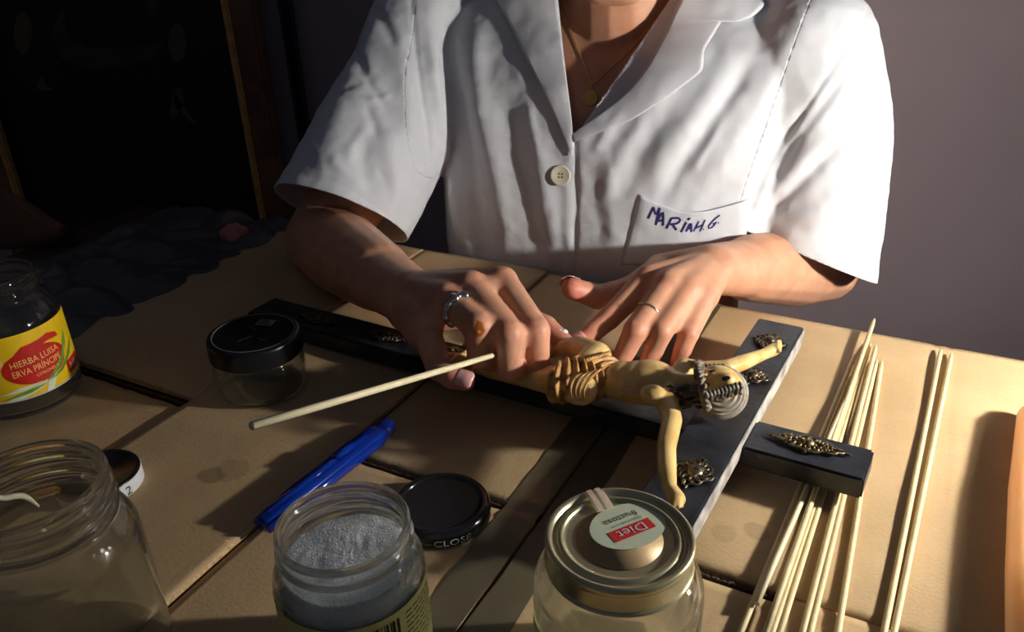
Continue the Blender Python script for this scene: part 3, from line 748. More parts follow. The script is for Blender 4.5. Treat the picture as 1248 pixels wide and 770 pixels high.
PBVH = BVHTree.FromPolygons([Vector(v) for v in pv], pf)
def C6(P): return [(740 + x / 6.24, 210 + y / 6.24) for x, y in P]
STROKES = [[(312, 348), (352, 262)], [(352, 262), (372, 318), (402, 268)], [(402, 268), (372, 385)], [(368, 398), (424, 298), (426, 402)], [(384, 366), (426, 362)],
  [(452, 424), (490, 344)], [(488, 346), (540, 344), (556, 362), (530, 386), (478, 392)], [(496, 390), (528, 436)], [(562, 452), (602, 374)], [(612, 358), (630, 344)], [(598, 448), (636, 382), (638, 452)], [(608, 426), (638, 420)],
  [(656, 446), (698, 368)], [(706, 446), (744, 358)], [(672, 420), (728, 396)], [(728, 432), (734, 428)], [(856, 322), (806, 362), (766, 412), (774, 424), (800, 412), (824, 382)], [(800, 392), (832, 376)], [(842, 384), (848, 378)]]
IK = MB()
for si, S_ in enumerate(STROKES):
    P = poly_sample(C6(S_), 10) if len(S_) > 2 else np.linspace(*[np.array(q) for q in C6(S_)], 8); w = (1.35 if si < 12 else 1.0)
    V = []
    for i in range(len(P)):
        t = P[min(i + 1, len(P) - 1)] - P[max(i - 1, 0)]; t = t / (np.linalg.norm(t) + 1e-9); nn = np.array([-t[1], t[0]])
        for s_ in (-1, 1): V.append(on_shirt(*(P[i] + nn * w * s_), .0010, PBVH))
    IK.add(V, [(2 * i, 2 * i + 1, 2 * i + 3, 2 * i + 2) for i in range(len(P) - 1)])
IK.build('handwritten_name', M['ink'], shirt, False, 'blue handwritten name on the pocket')
# necklace
def chain_path(P, n=40): return [on_shirt(*q, .0012, BBVH) for q in poly_sample(P, n)]
nk = obj('necklace', *tube(chain_path([(676, -40), (684, 4), (700, 48), (722, 104)]), .0006, 6), M['gold'], PERSON, True, 'fine gold chain with a medal')
obj('chain', *tube(chain_path([(722, 104), (770, 60), (812, 5), (835, -40)]), .0006, 6), M['gold'], nk, True)
pc = on_shirt(721, 121, .0035, BBVH); t_, a_, b_ = frame_of(CAM - pc)
v, f = lathe([(0, -.0007), (.0074, -.0007), (.0078, 0), (.0074, .0008), (.0066, .0010), (.0060, .0006), (.003, .0012), (0, .0014)], n=28)
obj('medal', on_axis(v, pc, t_, a_, b_), f, M['gold'], nk, True)
pc = on_shirt(721.5, 110, .003, BBVH); obj('medal_ring', *torus(pc, RIGHT, .0022, .0004, 16, 6), M['gold'], nk, True)
# trousers
TB = MB().add(*loft(torso_rings([(-.36, 0, 0, .14, .12, .12), (-.32, 0, 0, .19, .135, .14), (-.24, 0, 0, .18, .125, .13), (-.20, 0, 0, .172, .118, .124)])))
for s_ in (-1, 1):
    hip = TC + A1 * s_ * .09 + EZ * -.29; knee = hip + A2 * .34 + EZ * .02; ank = knee + EZ * (ZF + .07 - knee[2]) - A2 * .05
    TB.add(*capsule(hip, .095, knee, .070)); TB.add(*capsule(knee, .068, ank, .055))
tv, tf, te = remesh(TB, .006, 5); obj('trousers', tv, tf, M['trouser'], PERSON, True)
# the stool she sits on
ST = thing('stool', 'dark wooden stool under the seated person', 'stool', tuple(TC + EZ * ZF))
v, f = lathe([(0, -.405), (.155, -.405), (.17, -.395), (.17, -.375), (.155, -.365), (0, -.365)], TC, 40); obj('seat', v, f, M['chairdark'], ST, True)
for k in range(4):
    w = PI / 4 + k * PI / 2; e = A1 * math.cos(w) + A2 * math.sin(w)
    obj('leg', *tube([TC + e * .12 + EZ * -.40, TC + e * .16 + EZ * ZF], .016, 12), M['chairdark'], ST, True)
#LAMP
LP = thing('desk_lamp', 'white desk lamp standing at the right of the cardboard', 'lamp', tuple(ee(.44, .55, TH)))
LDIR = np.array([-.58, .75, -.10]); LDIR /= np.linalg.norm(LDIR)
t_, a_, b_ = frame_of(LDIR)
prof = smooth_prof([(.012, -.075), (.022, -.070), (.034, -.045), (.052, -.010), (.060, .008), (.063, .018)], 4); prof2 = [(r - .002, z) for r, z in prof[::-1]]
v, f = lathe(prof + prof2, n=40, closed=True); obj('lamp_shade', on_axis(v, LAMP, t_, a_, b_), f, M['lampmetal'], LP, True)
bs = ee(.44, .55, TH); v, f = lathe([(0, 0), (.07, 0), (.072, .006), (.068, .016), (.012, .022), (0, .022)], bs, 40); obj('base', v, f, M['lampmetal'], LP, True)
obj('neck', *tube(poly_sample([tuple(bs + EZ * .02), tuple(bs + EZ * .16), tuple(LAMP - LDIR * .16 + EZ * .10), tuple(LAMP - LDIR * .073)], 30), .006, 12), M['lampmetal'], LP, True)
ld = bpy.data.lights.new('lamp_bulb', 'POINT'); ld.energy = LAMP_POWER; ld.shadow_soft_size = .014; ld.color = (1.0, .972, .925)
lo = bpy.data.objects.new('lamp_bulb', ld); COL.objects.link(lo); lo.parent = LP; lo.location = tuple(LAMP - wloc(LP))

# ------------------------------------------------------------------ crucifix
ZB = .0095                                     # underside of the cross at its head, resting on the sticks
CX = thing('crucifix', 'black wooden crucifix with carved cream figure and bronze mounts', 'crucifix', tuple(at(760, 480, 0)))
def bevel_slab(c, ax, ay, az, bev=.0015):
    bm = bmesh.new(); bmesh.ops.create_cube(bm, size=2)
    L = [np.linalg.norm(q) for q in (ax, ay, az)]
    for v_ in bm.verts: v_.co = Vector((v_.co.x * L[0], v_.co.y * L[1], v_.co.z * L[2]))
    bmesh.ops.bevel(bm, geom=bm.edges[:], offset=bev, segments=2, affect='EDGES')
    bm.verts.ensure_lookup_table(); bm.verts.index_update()
    V = np.array([v_.co[:] for v_ in bm.verts]); F = [[v_.index for v_ in f_.verts] for f_ in bm.faces]; bm.free()
    ux, uy, uz = [np.asarray(q) / l_ for q, l_ in zip((ax, ay, az), L)]
    return np.asarray(c) + V[:, :1] * ux + V[:, 1:2] * uy + V[:, 2:3] * uz, F
hd = at(1060, 566, .028); ft = at(318, 371, .020)                       # top-face ends of the long beam
bd = hd - ft; bl = np.linalg.norm(bd); bx = bd / bl; by = np.cross(EZ, bx); by /= np.linalg.norm(by); bz = np.cross(bx, by)
bw = .0185
# the long beam: foot length, and the head piece beyond the crossing
xr_t = at(979, 401, .034); xr_b = at(846, 637, .034); xl_t = at(924, 388, .034)
xd = xr_b - xr_t; xlen = np.linalg.norm(xd); xx = xd / xlen; xw = np.cross(EZ, xx); xw[2] = 0; xw /= np.linalg.norm(xw)
if xw @ (xl_t - xr_t) < 0: xw = -xw                                      # from the right edge to the left edge
XW = .0385
xmid = (xr_t + xr_b) / 2 + xw * XW / 2
tb = ((xmid - ft) @ bx)
def beam(name, s0, s1, dz=0.0):
    return obj(name, *bevel_slab(ft + bx * (s0 + s1) / 2 - bz * (.008 - dz), bx * (s1 - s0) / 2, by * bw, bz * .008), M['blackwood'], CX, False)
beam('long_beam', 0, tb - XW / 2 - .0006); beam('head_beam', tb + XW / 2 + .0006, bl)
xc = xmid - EZ * .0080
cross_o = obj('crossbeam', *bevel_slab(xc, xx * (xlen / 2 + .004), xw * XW / 2, EZ * .0080, .0012), M['blackwood'], CX)
obj('worn_edge', *bevel_slab(xmid - xw * (XW / 2 + .0002) - EZ * .0085, xx * (xlen / 2 + .003), xw * .0005, EZ * .0072, .0003), M['rawedge'], cross_o, False, 'pale worn edge of the crossbeam')
def filigree(c, ux, uy, n_, sx, sy, mat, seed, boss=.0048, loops=10):
    """pierced mount: leafy loops on a lozenge outline around a domed boss"""
    r_ = random.Random(seed); mb_ = MB(); c = np.asarray(c)
    rim = []
    for k in range(4 * 8):
        w = 2 * PI * k / 32; e = 1 / (abs(math.cos(w)) ** 1.2 + abs(math.sin(w)) ** 1.2) ** (1 / 1.2)
        wob = 1 + .10 * math.sin(8 * w)
        rim.append(c + ux * sx * e * math.cos(w) * wob + uy * sy * e * math.sin(w) * wob + n_ * .0014)
    mb_.add(*tube(rim + [rim[0]], .0009, 6))
    for k in range(loops):                        # scrolls
        w = 2 * PI * (k + .5) / loops; e = .62 / (abs(math.cos(w)) ** 1.3 + abs(math.sin(w)) ** 1.3) ** (1 / 1.3)
        p = c + ux * sx * e * math.cos(w) + uy * sy * e * math.sin(w) + n_ * .0014; rr = min(sx, sy) * (.20 + .07 * r_.random())
        P = [p + rr * (1 - .45 * j / 12) * (ux * math.cos(w + j * .5) + uy * math.sin(w + j * .5)) + n_ * .0010 * math.sin(j / 12 * PI) for j in range(13)]
        mb_.add(*tube(P, [.0010 - .0004 * j / 12 for j in range(13)], 6))
        q = c + (rim[int(32 * (k + .5) / loops) % 32] - c) * 1.0; mb_.add(*capsule(p, .0011, q, .0008, 6, 2))
    for k in range(4):                            # pointed tips
        w = k * PI / 2; p = c + ux * sx * math.cos(w) + uy * sy * math.sin(w); mb_.add(*capsule(p + n_ * .001, .0014, p + (p - c) * .14 + n_ * .001, .0006, 8, 2))
    o = mb_.build('bronze_mount', mat, CX, True)
    B_ = MB().add(*ellipsoid(c + n_ * .0015, ux * boss, uy * boss, n_ * .0036, 18, 8))
    for k in range(10):
        w = 2 * PI * k / 10; B_.add(*ellipsoid(c + n_ * .0018 + (ux * math.cos(w) + uy * math.sin(w)) * boss * 1.05, ux * .0011, uy * .0011, n_ * .0011, 8, 5))
    B_.build('boss', mat, o, True)
    return o
hm_ = at(985, 543, .0282)
filigree(hm_, bx, by, bz, .024, .0085, M['bronzegold'], 1, .0042, 14)
filigree(at(846, 577, .0345), xx, xw, EZ, .0155, .0125, M['bronze'], 2, .0062, 12)
filigree(at(938, 417, .0345), xx, xw, EZ, .0145, .0125, M['bronze'], 3, .005, 12)
filigree(at(917, 459, .0345), xx, xw, EZ, .0125, .0120, M['bronze'], 4, .005, 12)
filigree(ft + bx * .075 + bz * .0002, bx, by, bz, .022, .0085, M['bronze'], 5, .0042, 14)
filigree(ft + bx * .155 + bz * .0002, bx, by, bz, .018, .0085, M['bronze'], 6, .0042, 14)
filigree(at(551, 430, .022), bx, by, bz, .012, .0085, M['bronzegold'], 7, .003, 10)
# the carved figure
G = MB()
fz = .0
def pt(x, y, z): return at(x, y, z)
hipn, hipf = pt(708, 474, .046), pt(716, 446, .050)
che = pt(792, 466, .049); wai = pt(745, 462, .044); pel = pt(712, 460, .046)
shn, shf = pt(812, 488, .050), pt(834, 449, .051); nck = pt(832, 467, .055); hdc = pt(876, 468, .060)
up_ = EZ
side_ = np.cross(EZ, bx); side_ /= np.linalg.norm(side_)
def ell(c, l, w, h): G.add(*ellipsoid(c, bx * l, side_ * w, EZ * h))
ell(che, .022, .0215, .0150); ell(pt(776, 466, .047), .018, .0200, .0150); ell(wai, .022, .0160, .0122); ell(pel, .016, .0170, .0132); ell(pt(760, 464, .046), .018, .0178, .0138)
for q, r in (((796, 480, .056), .0085), ((806, 457, .057), .0085)): G.add(*ellipsoid(pt(*q), bx * r * 1.1, side_ * r, EZ * r * .7))
for k in range(4):                               # rib ridges
    for s_ in (-1, 1):
        a = pt(770 + k * 7, 466, .0555) ; G.add(*capsule(a + side_ * s_ * .005 + bx * .002, .0012, a + side_ * s_ * .015 - EZ * .004 - bx * .003, .0012, 8, 3))
G.add(*capsule(shn, .0085, shf, .0085)); G.add(*capsule(che, .011, nck, .0072)); G.add(*capsule(nck, .0066, hdc, .0075))
def limb(P, R):
    for i in range(len(P) - 1): G.add(*capsule(P[i], R[i], P[i + 1], R[i + 1], 14, 4))
# arms with open hands
ne = [shn, pt(819, 512, .050), pt(812, 545, .050), pt(813, 572, .048), pt(816, 594, .046), pt(826, 608, .044)]
limb(ne, [.0085, .0070, .0064, .0060, .0045, .0050])
fe = [shf, pt(858, 451, .052), pt(886, 449, .054), pt(910, 440, .052), pt(930, 432, .048), pt(943, 426, .047)]
limb(fe, [.0080, .0068, .0066, .0058, .0045, .0052])
for k in range(5):
    a = ne[-1]; w = (k - 2) * 3.2; e = pt(826 + (k - 2) * 3.5 - 2, 619 - abs(k - 2) * 1.2, .046 + .002 * (k % 2)); limb([a, (a + e) / 2 + EZ * .003, e], [.0022, .0020, .0016])
    a = fe[-1]; e = pt(952 - abs(k - 2) * .8, 422 + (k - 2) * 3.0, .049); limb([a, (a + e) / 2 + EZ * .003, e], [.0022, .0020, .0016])
# legs: knees bent, one shin over the other, feet hidden under her hand
limb([hipn, pt(672, 463, .038), pt(640, 457, .034), pt(600, 449, .031), pt(560, 438, .029), pt(548, 436, .029)], [.0125, .0115, .0098, .0085, .0058, .0050])
limb([hipf, pt(728, 434, .052), pt(706, 424, .047), pt(682, 425, .036), pt(620, 428, .031), pt(570, 432, .030)], [.0118, .0112, .0098, .0085, .0058, .0050])
limb([pt(560, 438, .032), pt(548, 446, .034)], [.0055, .0035]); limb([pt(572, 432, .033), pt(558, 438, .036)], [.0055, .0035])
# face: skull, jaw, nose, brow
fu = (EZ * .8 + bx * .1 - side_ * .55); fu /= np.linalg.norm(fu)
G.add(*ellipsoid(hdc, bx * .0165, side_ * .0125, EZ * .0135)); G.add(*capsule(hdc - bx * .010 + fu * .008, .0055, hdc + bx * .006 + fu * .009, .0062))
G.add(*capsule(hdc + fu * .0138 - bx * .0045, .0013, hdc + fu * .0125 + bx * .003, .0008)); G.add(*capsule(hdc + fu * .0135 - bx * .0085 - side_ * .003, .0011, hdc + fu * .0135 - bx * .0085 + side_ * .003, .0011))
gv, gf, ge = remesh(G, .00085, 6)
fig = obj('carved_figure', gv, gf, M['ivory'], CX, True, 'carved cream figure with outstretched arms')
# loincloth with deep gilt folds, knot and cord
LC = MB()
lcs = [(688, 464, .047), (700, 462, .047), (714, 461, .047), (728, 461, .046), (737, 460, .045)]
for i, q in enumerate(lcs): LC.add(*ellipsoid(pt(*q), bx * .010, side_ * (.0205 - .0006 * i), EZ * (.0158 - .0004 * i)))
lv, lf, le = remesh(LC, .0008, 6); ln = vnormals(lv, lf)
if ((lv - lv.mean(0)) * ln).sum(1).mean() < 0: ln = -ln
rel = lv - pel; ph = (rel @ bx) * 900 - np.abs(rel @ side_) * 420 + (rel @ EZ) * 160 + 2.2 * np.sin(rel @ side_ * 130)
lv = lv + ln * (.0016 * np.sign(np.sin(ph)) * np.abs(np.sin(ph)) ** .6)[:, None]
loin = obj('loincloth', lv, lf, M['giltcloth'], fig, True, 'gilded loincloth carved in folds')
P = [pt(690, 440, .058), pt(712, 440, .062), pt(733, 434, .062), pt(742, 431, .060)]
P = poly_sample(P, 40); C_ = MB()
for i in range(39):
    C_.add(*capsule(P[i] + EZ * .0009 * (i % 2), .0016, P[i + 1] + EZ * .0009 * ((i + 1) % 2), .0016, 7, 2))
C_.build('cord', M['giltcloth'], fig, True)
for dx in (0, 6, 12, 19):                         # raised folds on the near thigh
    MB().add(*tube(poly_sample([pt(738 - dx, 446 + dx * .5, .0625), pt(722 - dx, 458, .063), pt(712 - dx * .9, 474, .060), pt(712 - dx * .7, 488, .050)], 14), [.0005 + .0007 * math.sin(PI * i / 13) for i in range(14)], 7)).build('cloth_fold', M['giltcloth'], fig, True)
# hair, beard locks, crown of thorns, ridged mass of hair behind the head
HA = MB()
r_ = random.Random(9)
for k in range(46):
    w = r_.uniform(-1, 1); base = hdc + side_ * w * .0125 - EZ * .003 + bx * r_.uniform(-.012, .014) - fu * .002
    P = [base]; dv = (-bx * .7 - side_ * (1 if w < .2 else -1) * .35 - EZ * .3)
    for j in range(5): P.append(P[-1] + dv * .0055 + (side_ * math.sin(j * 2 + k) + EZ * math.cos(j * 2.2 + k)) * .0016)
    HA.add(*tube(P, [.0018, .0019, .0018, .0016, .0012, .0006], 6))
for k in range(9):                               # long lock lying on the near shoulder
    P = [hdc - side_ * .010 - bx * .004 + EZ * (.001 * k - .004)]
    tgt = shn + EZ * .006 + bx * (.004 - .001 * k) + side_ * .002 * (k % 3)
    for j in range(1, 9): P.append(P[0] + (tgt - P[0]) * j / 8 + (side_ * math.sin(j * 1.9 + k) + EZ * math.cos(j * 2.1 + k * 2)) * .0014)
    HA.add(*tube(P, [.0017] * 8 + [.0008], 6))
for k in range(8):                               # beard
    P = [hdc - bx * (.009 + .0006 * k) + fu * (.006 + .0008 * (k % 3)) + side_ * (k - 3.5) * .0015]; 
    for j in range(3): P.append(P[-1] - bx * .0022 + fu * .0004)
    HA.add(*tube(P, [.0012, .0013, .0010, .0005], 6))
HA.build('carved_hair', M['darkhair'], fig, True, 'dark carved locks of hair and beard')
nbc = hdc - side_ * .0065 + bx * .0035 - fu * .004; t_, a_, b_ = frame_of(fu * .8 - side_ * .45 + bx * .25)
prof = []
for k in range(61):
    w = PI * (.10 + .50 * k / 60); prof.append((.0185 * math.sin(w) * (1 + .030 * math.cos(k * 2 * PI / 9)), .0105 * math.cos(w) * (1 + .05 * math.cos(k * 2 * PI / 9)) - .004))
v, f = lathe([(0, prof[0][1])] + prof + [(0, prof[-1][1])], n=48); obj('ridged_hair', on_axis(v, nbc, t_, a_, b_), f, M['halo'], fig, True, 'pale grey ridged mass of hair')
TC_ = MB(); CP = poly_sample([pt(852, 442, .058), pt(852, 447, .067), pt(854, 459, .0735), pt(857, 475, .0715), pt(860, 490, .062), pt(862, 497, .050)], 48)
for st_ in range(3):                             # twisted band passing over the head
    P = [q + (bx * math.cos(k * .55 + st_ * 2.1) + EZ * math.sin(k * .55 + st_ * 2.1)) * .0019 for k, q in enumerate(CP)]
    TC_.add(*tube(P, .0015, 6))
for k in range(3, 46, 3):
    p = CP[k]; TC_.add(*capsule(p, .0008, p + bx * r_.uniform(-.005, .005) + EZ * .0035 + side_ * r_.uniform(-.003, .003), .0002, 6, 2))
TC_.build('crown_of_thorns', M['thorn'], fig, True)
LK = MB()
for k in range(9):                               # dark locks framing the face towards the ridged hair
    x = 864 + k * 4.6; y = 481 - k * 1.3
    P = [pt(x, y - 5, .068), pt(x + 2, y, .067), pt(x + r_.uniform(-2, 3), y + 5, .062), pt(x + r_.uniform(-1, 5), y + 10, .058)]
    LK.add(*tube(poly_sample(P, 8), [.0010, .0016, .0019, .0019, .0018, .0016, .0012, .0006], 6))
for k in range(5):
    x = 860 + k * 5.0; P = [pt(x, 444, .064), pt(x + 3, 449, .069), pt(x + 1, 454, .0715)]; LK.add(*tube(poly_sample(P, 7), [.0008, .0014, .0016, .0016, .0014, .0010, .0005], 6))
LK.build('face_locks', M['darkhair'], fig, True)
GBVH = BVHTree.FromPolygons(gv.tolist(), gf.tolist())
for (ex, ey, rx, ry) in ((885, 461, .0030, .0017), (868, 452, .0026, .0014)):
    q = on_shirt(ex, ey, .0, GBVH); q2 = on_shirt(ex, ey, 1.0, GBVH); nn_ = q2 - q; u_ = bx * .8 + side_ * .6; u_ = u_ - nn_ * (u_ @ nn_); u_ /= np.linalg.norm(u_)
    MB().add(*ellipsoid(q, u_ * rx, np.cross(nn_, u_) * ry, nn_ * .0004, 12, 6)).build('painted_eye', M['blackprint'], fig, True)

# ------------------------------------------------------------------ bamboo sticks
def stick(p0, p1, r=.0019, pointed=True, mat=None):
    p0, p1 = np.asarray(p0), np.asarray(p1); L = np.linalg.norm(p1 - p0); t = (p1 - p0) / L
    prof = [(p0, r)] + [(p0 + t * L * k / 6 + EZ * .0002 * math.sin(k * 1.7), r) for k in range(1, 6)] + ([(p1 - t * .014, r), (p1 - t * .004, r * .62), (p1, r * .25)] if pointed else [(p1, r)])
    v, f = tube([q for q, _ in prof], [w for _, w in prof], 12)
    o = obj('bamboo_skewer', v, f, mat or M['stick'], None, True); origin_to(o, (p0 + p1) / 2)
    return o
def ext(x0, y0, x1, y1, z0, z1, L):                # starts at the top pixel, runs through the lower one, length L
    a = at(x0, y0, z0); b = at(x1, y1, z1); t = (b - a) / np.linalg.norm(b - a); e = a + t * L
    return e, a
r1 = .0019
SK = [
 (1043, 430, 903, 770, .0022, .0022, .38, 'leftmost bamboo skewer of the bundle under the crucifix head'),
 (1066, 388, 934, 770, .0064, .0064, .43, 'longest bamboo skewer, its sharp tip past the cardboard edge'),
 (1047, 453, 941, 772, .0022, .0022, .37, 'bamboo skewer second in the bundle, blunt end beside the leftmost'),
 (1061, 418, 950, 772, .0022, .0022, .40, 'bamboo skewer in the middle of the bundle under the crucifix'),
 (1068, 420, 978, 772, .0064, .0022, .40, 'bamboo skewer right of the middle in the bundle'),
 (1069, 438, 987, 772, .0022, .0022, .38, 'second bamboo skewer from the right in the bundle'),
 (1075, 439, 1021, 772, .0022, .0022, .38, 'rightmost bamboo skewer of the bundle, set a little apart'),
]
for i, (x0, y0, x1, y1, z0, z1, L, lb) in enumerate(SK):
    e, a = ext(x0, y0, x1, y1, z0, z1, L); tag(stick(e, a, r1), lb, 'skewer', 'bamboo skewers beside the crucifix')
o = stick(at(922, 735, .0062), at(1034, 480, .0062), r1, True, M['stickpale']); tag(o, 'broken bamboo skewer with a splintered end above the dark cardboard gap', 'skewer', 'bamboo skewers beside the crucifix')
e, a = ext(1147, 425, 1078, 768, .0022, .0022, .40); tag(stick(e, a, r1), 'left one of the two bamboo skewers lying alone at the right', 'skewer', 'bamboo skewers beside the crucifix')
e, a = ext(1160, 430, 1090, 768, .0022, .0022, .40); tag(stick(e, a, r1), 'right one of the two bamboo skewers lying alone at the right', 'skewer', 'bamboo skewers beside the crucifix')
# the stick between her fingers, and the wad of cotton at her thumb
n1 = aty(604, 432, gr[2][1] - .012); n0 = solve(n1, 307, 519, .235, True)
t = (n1 - n0) / np.linalg.norm(n1 - n0)
v, f = tube([n0, n0 + t * .1, n0 + t * .2, n1 - t * .006, n1], [.0023, .0022, .0021, .0019, .0010], 12)
o = obj('bamboo_skewer', v, f, M['stickpale'], None, True); origin_to(o, (n0 + n1) / 2); tag(o, 'bamboo stick held between the fingers, pointing to the left', 'skewer')
Q = MB(); wc = at(685, 408, .046)
for k in range(9): Q.add(*ellipsoid(wc + np.array([r_.uniform(-1, 1) * .003, r_.uniform(-1, 1) * .002, r_.uniform(-.5, 1) * .0022]), (.0036, 0, 0), (0, .0036, 0), (0, 0, .0036), 12, 8))
qv, qf, qe = remesh(Q, .0006, 2); o = obj('cotton_wad', qv, qf, M['cotton'], None, True); origin_to(o, wc - EZ * .004); tag(o, 'tiny white cotton wad pinched at the thumb tip on the figure', 'cotton')

# ------------------------------------------------------------------ jars
def jar_glass(outer, wall, floor_t, c, parent, n=72, name='glass_body'):
    o_ = smooth_prof(outer, 3); inner = [(max(r - wall, 0.0), z) for r, z in o_ if z > floor_t and r > wall * 1.5]
    bottom_in = [(inner[0][0] * .96, floor_t), (0, floor_t)]
    prof = [(0, outer[0][1] + .0012)] + list(o_) + [(o_[-1][0] - wall * .5, o_[-1][1] + wall * .4)] + inner[::-1] + bottom_in
    v, f = lathe(prof, c, n); return obj(name, v, f, M['glass'], parent, True)
def wrap(V2, c, R, th0, z0, up=True):            # flat (x,y) print onto a cylinder: x along the rim, y up
    V2 = np.asarray(V2); th = th0 + V2[:, 0] / R
    return np.stack([c[0] + R * np.cos(th), c[1] + R * np.sin(th), c[2] + z0 + V2[:, 1]], -1)
def wrapped_poly(P, c, R, th0, z0, name, mat, parent, sub=10):
    """closed 2-D outline filled and bent round a jar"""
    bm = bmesh.new(); vs2 = [bm.verts.new((x, y, 0)) for x, y in P]; bm.faces.new(vs2)
    xs = [p[0] for p in P]
    x = min(xs) + .0015
    while x < max(xs):
        bmesh.ops.bisect_plane(bm, geom=bm.verts[:] + bm.edges[:] + bm.faces[:], plane_co=(x, 0, 0), plane_no=(1, 0, 0)); x += .0018
    bm.verts.index_update(); V2 = np.array([v_.co[:2] for v_ in bm.verts]); F = [[v_.index for v_ in f_.verts] for f_ in bm.faces]; bm.free()
    return obj(name, wrap(V2, c, R, th0, z0), F, mat, parent)
def rect(x0, x1, y0, y1): return [(x0, y0), (x1, y0), (x1, y1), (x0, y1)]
def oval(cx, cy, rx, ry, n=36, rot=0): return [(cx + rx * math.cos(2 * PI * k / n) * math.cos(rot) - ry * math.sin(2 * PI * k / n) * math.sin(rot), cy + rx * math.cos(2 * PI * k / n) * math.sin(rot) + ry * math.sin(2 * PI * k / n) * math.cos(rot)) for k in range(n)]
def face_cam(c): return math.atan2(-c[1], -c[0])   # angle on a jar that faces the camera

# open jar of white crystals, front centre
c = at(417, 636, .098); c[2] = 0
J = thing('crystal_jar', 'open glass jar of white crystals with a barcode label', 'jar', tuple(c))
jar_glass([(.030, 0), (.0355, .002), (.0375, .008), (.0378, .030), (.0378, .066), (.0368, .073), (.0345, .078), (.0318, .081), (.0316, .0835), (.0336, .0855), (.0338, .0875), (.0318, .0895), (.0316, .092), (.0330, .0945), (.0328, .0968)], .0026, .005, c, J)
LB = wrapped_poly(rect(-.060, .052, -.022, .022), c, .0381, face_cam(c), .044, 'paper_label', M['labelpaper'], J)
x = .004
rb = random.Random(3)
BC = MB()
while x < .020:
    w = rb.choice([.0004, .0006, .0010, .0014]); 
    v2 = np.array([(x, -.016), (x + w, -.016), (x + w, .018), (x, .018)]); BC.add(wrap(v2, c, .0384, face_cam(c), .044), [(0, 1, 2, 3)]); x += w + rb.choice([.0005, .0008, .0012])
BC.build('barcode', M['blackprint'], LB)
TL = MB()
for k in range(9):
    y = .017 - k * .0032; x0 = -.022; 
    while x0 < -.001:
        w = rb.uniform(.002, .006); TL.add(wrap(np.array(rect(x0, min(x0 + w, 0), y, y + (.0014 if k < 2 else .0009))), c, .0384, face_cam(c), .044), [(0, 1, 2, 3)]); x0 += w + .0009
    x0 = .024
    while x0 < .046:
        w = rb.uniform(.002, .005); TL.add(wrap(np.array(rect(x0, x0 + w, y, y + .0009)), c, .0384, face_cam(c), .044), [(0, 1, 2, 3)]); x0 += w + .0009
setm(TL.build('small_print', M['blackprint'], LB), kind='stuff')
# crystals inside: a lumpy granular mass
V = []; F = []; nr, na = 22, 72
for i in range(nr + 1):
    r = .0345 * i / nr
    for j in range(na):
        w = 2 * PI * j / na; x, y = r * math.cos(w), r * math.sin(w)
        z = .0755 + .0012 * noise.noise(Vector((x * 70, y * 70, 2))) + .0006 * noise.noise(Vector((x * 260, y * 260, 5))) + .0006 * noise.noise(Vector((x * 700, y * 700, 5))) - (.005 if r > .033 else 0)
        if r > .0322: r2 = min(r, .0322); x, y = r2 * math.cos(w), r2 * math.sin(w)
        V.append(c + [x, y, z])
for z, rr in ((.066, .0349), (.03, .0350), (.0075, .0345), (.0056, .032)):
    for j in range(na): w = 2 * PI * j / na; V.append(c + [rr * math.cos(w), rr * math.sin(w), z])
for i in range(nr + 4):
    for j in range(na): F.append((i * na + j, i * na + (j + 1) % na, (i + 1) * na + (j + 1) % na, (i + 1) * na + j))
F.append([(nr + 4) * na + j for j in range(na)])
o = obj('white_crystals', V, F, M['salt'], None, True); origin_to(o, c + EZ * .0056); o['kind'] = 'stuff'; tag(o, 'white granular crystals filling the open barcode jar', 'crystals')

# jar with the gold lid
c = at(755, 652, .097); c[2] = 0
J = thing('gold_lid_jar', 'empty glass jar closed with a gold metal lid and paper seal', 'jar', tuple(c))
jar_glass([(.032, 0), (.0385, .002), (.0408, .008), (.0412, .020), (.0412, .062), (.0405, .070), (.0375, .077), (.0335, .081), (.0325, .083), (.0325, .094)], .0026, .005, c, J)
prof = [(.0335, .0815), (.0350, .0812), (.0356, .0822), (.0350, .0834), (.0347, .0840), (.0347, .0915), (.0352, .0935), (.0354, .0950), (.0350, .0966), (.0340, .0974), (.0328, .0972), (.0318, .0962), (.0310, .0953), (.0298, .0953), (.0290, .0960), (.0280, .0966), (.0270, .0964), (.0262, .0954), (.0252, .0949)]
v, f = lathe(smooth_prof(prof, 3) + [(.0246, .0949), (0, .0949)], c, 96); lid = obj('lid', v, f, M['goldlid'], J, True, 'gold lacquered metal lid')
v, f = lathe([(.0205, .0951), (.0205, .0953), (0, .0953)], c, 64); obj('lid_panel', v, f, M['lidpanel'], lid, True)
# the seal: oval sticker, red band, lettering read from the other side of the table
sc = at(765, 640, .0958); sr = math.radians(180 + 26)
su = np.array([math.cos(sr), math.sin(sr), 0]); sv = np.array([-math.sin(sr), math.cos(sr), 0])
def flat_poly(P, z, name, mat, parent): return obj(name, [sc + su * x + sv * y + EZ * (z - sc[2]) for x, y in P], [list(range(len(P)))], mat, parent)
seal = flat_poly(oval(0, 0, .0192, .0152), .0956, 'paper_seal', M['sticker'], lid)
flat_poly(rect(-.0115, .0115, .0000, .0072), .0958, 'red_band', M['redprint'], lid)
flat_poly([(.0070, .0105), (.0150, .0080), (.0250, .0290), (.0178, .0330)][:], .0957, 'seal_tab', M['ribbon'], lid) if False else None
tA = at(738, 622, .0958); tB = at(722, 597, .0975); td = (tB - tA) / np.linalg.norm(tB - tA); tn = np.cross(EZ, td); tn /= np.linalg.norm(tn)
tl_ = np.linalg.norm(tB - tA)
V = []
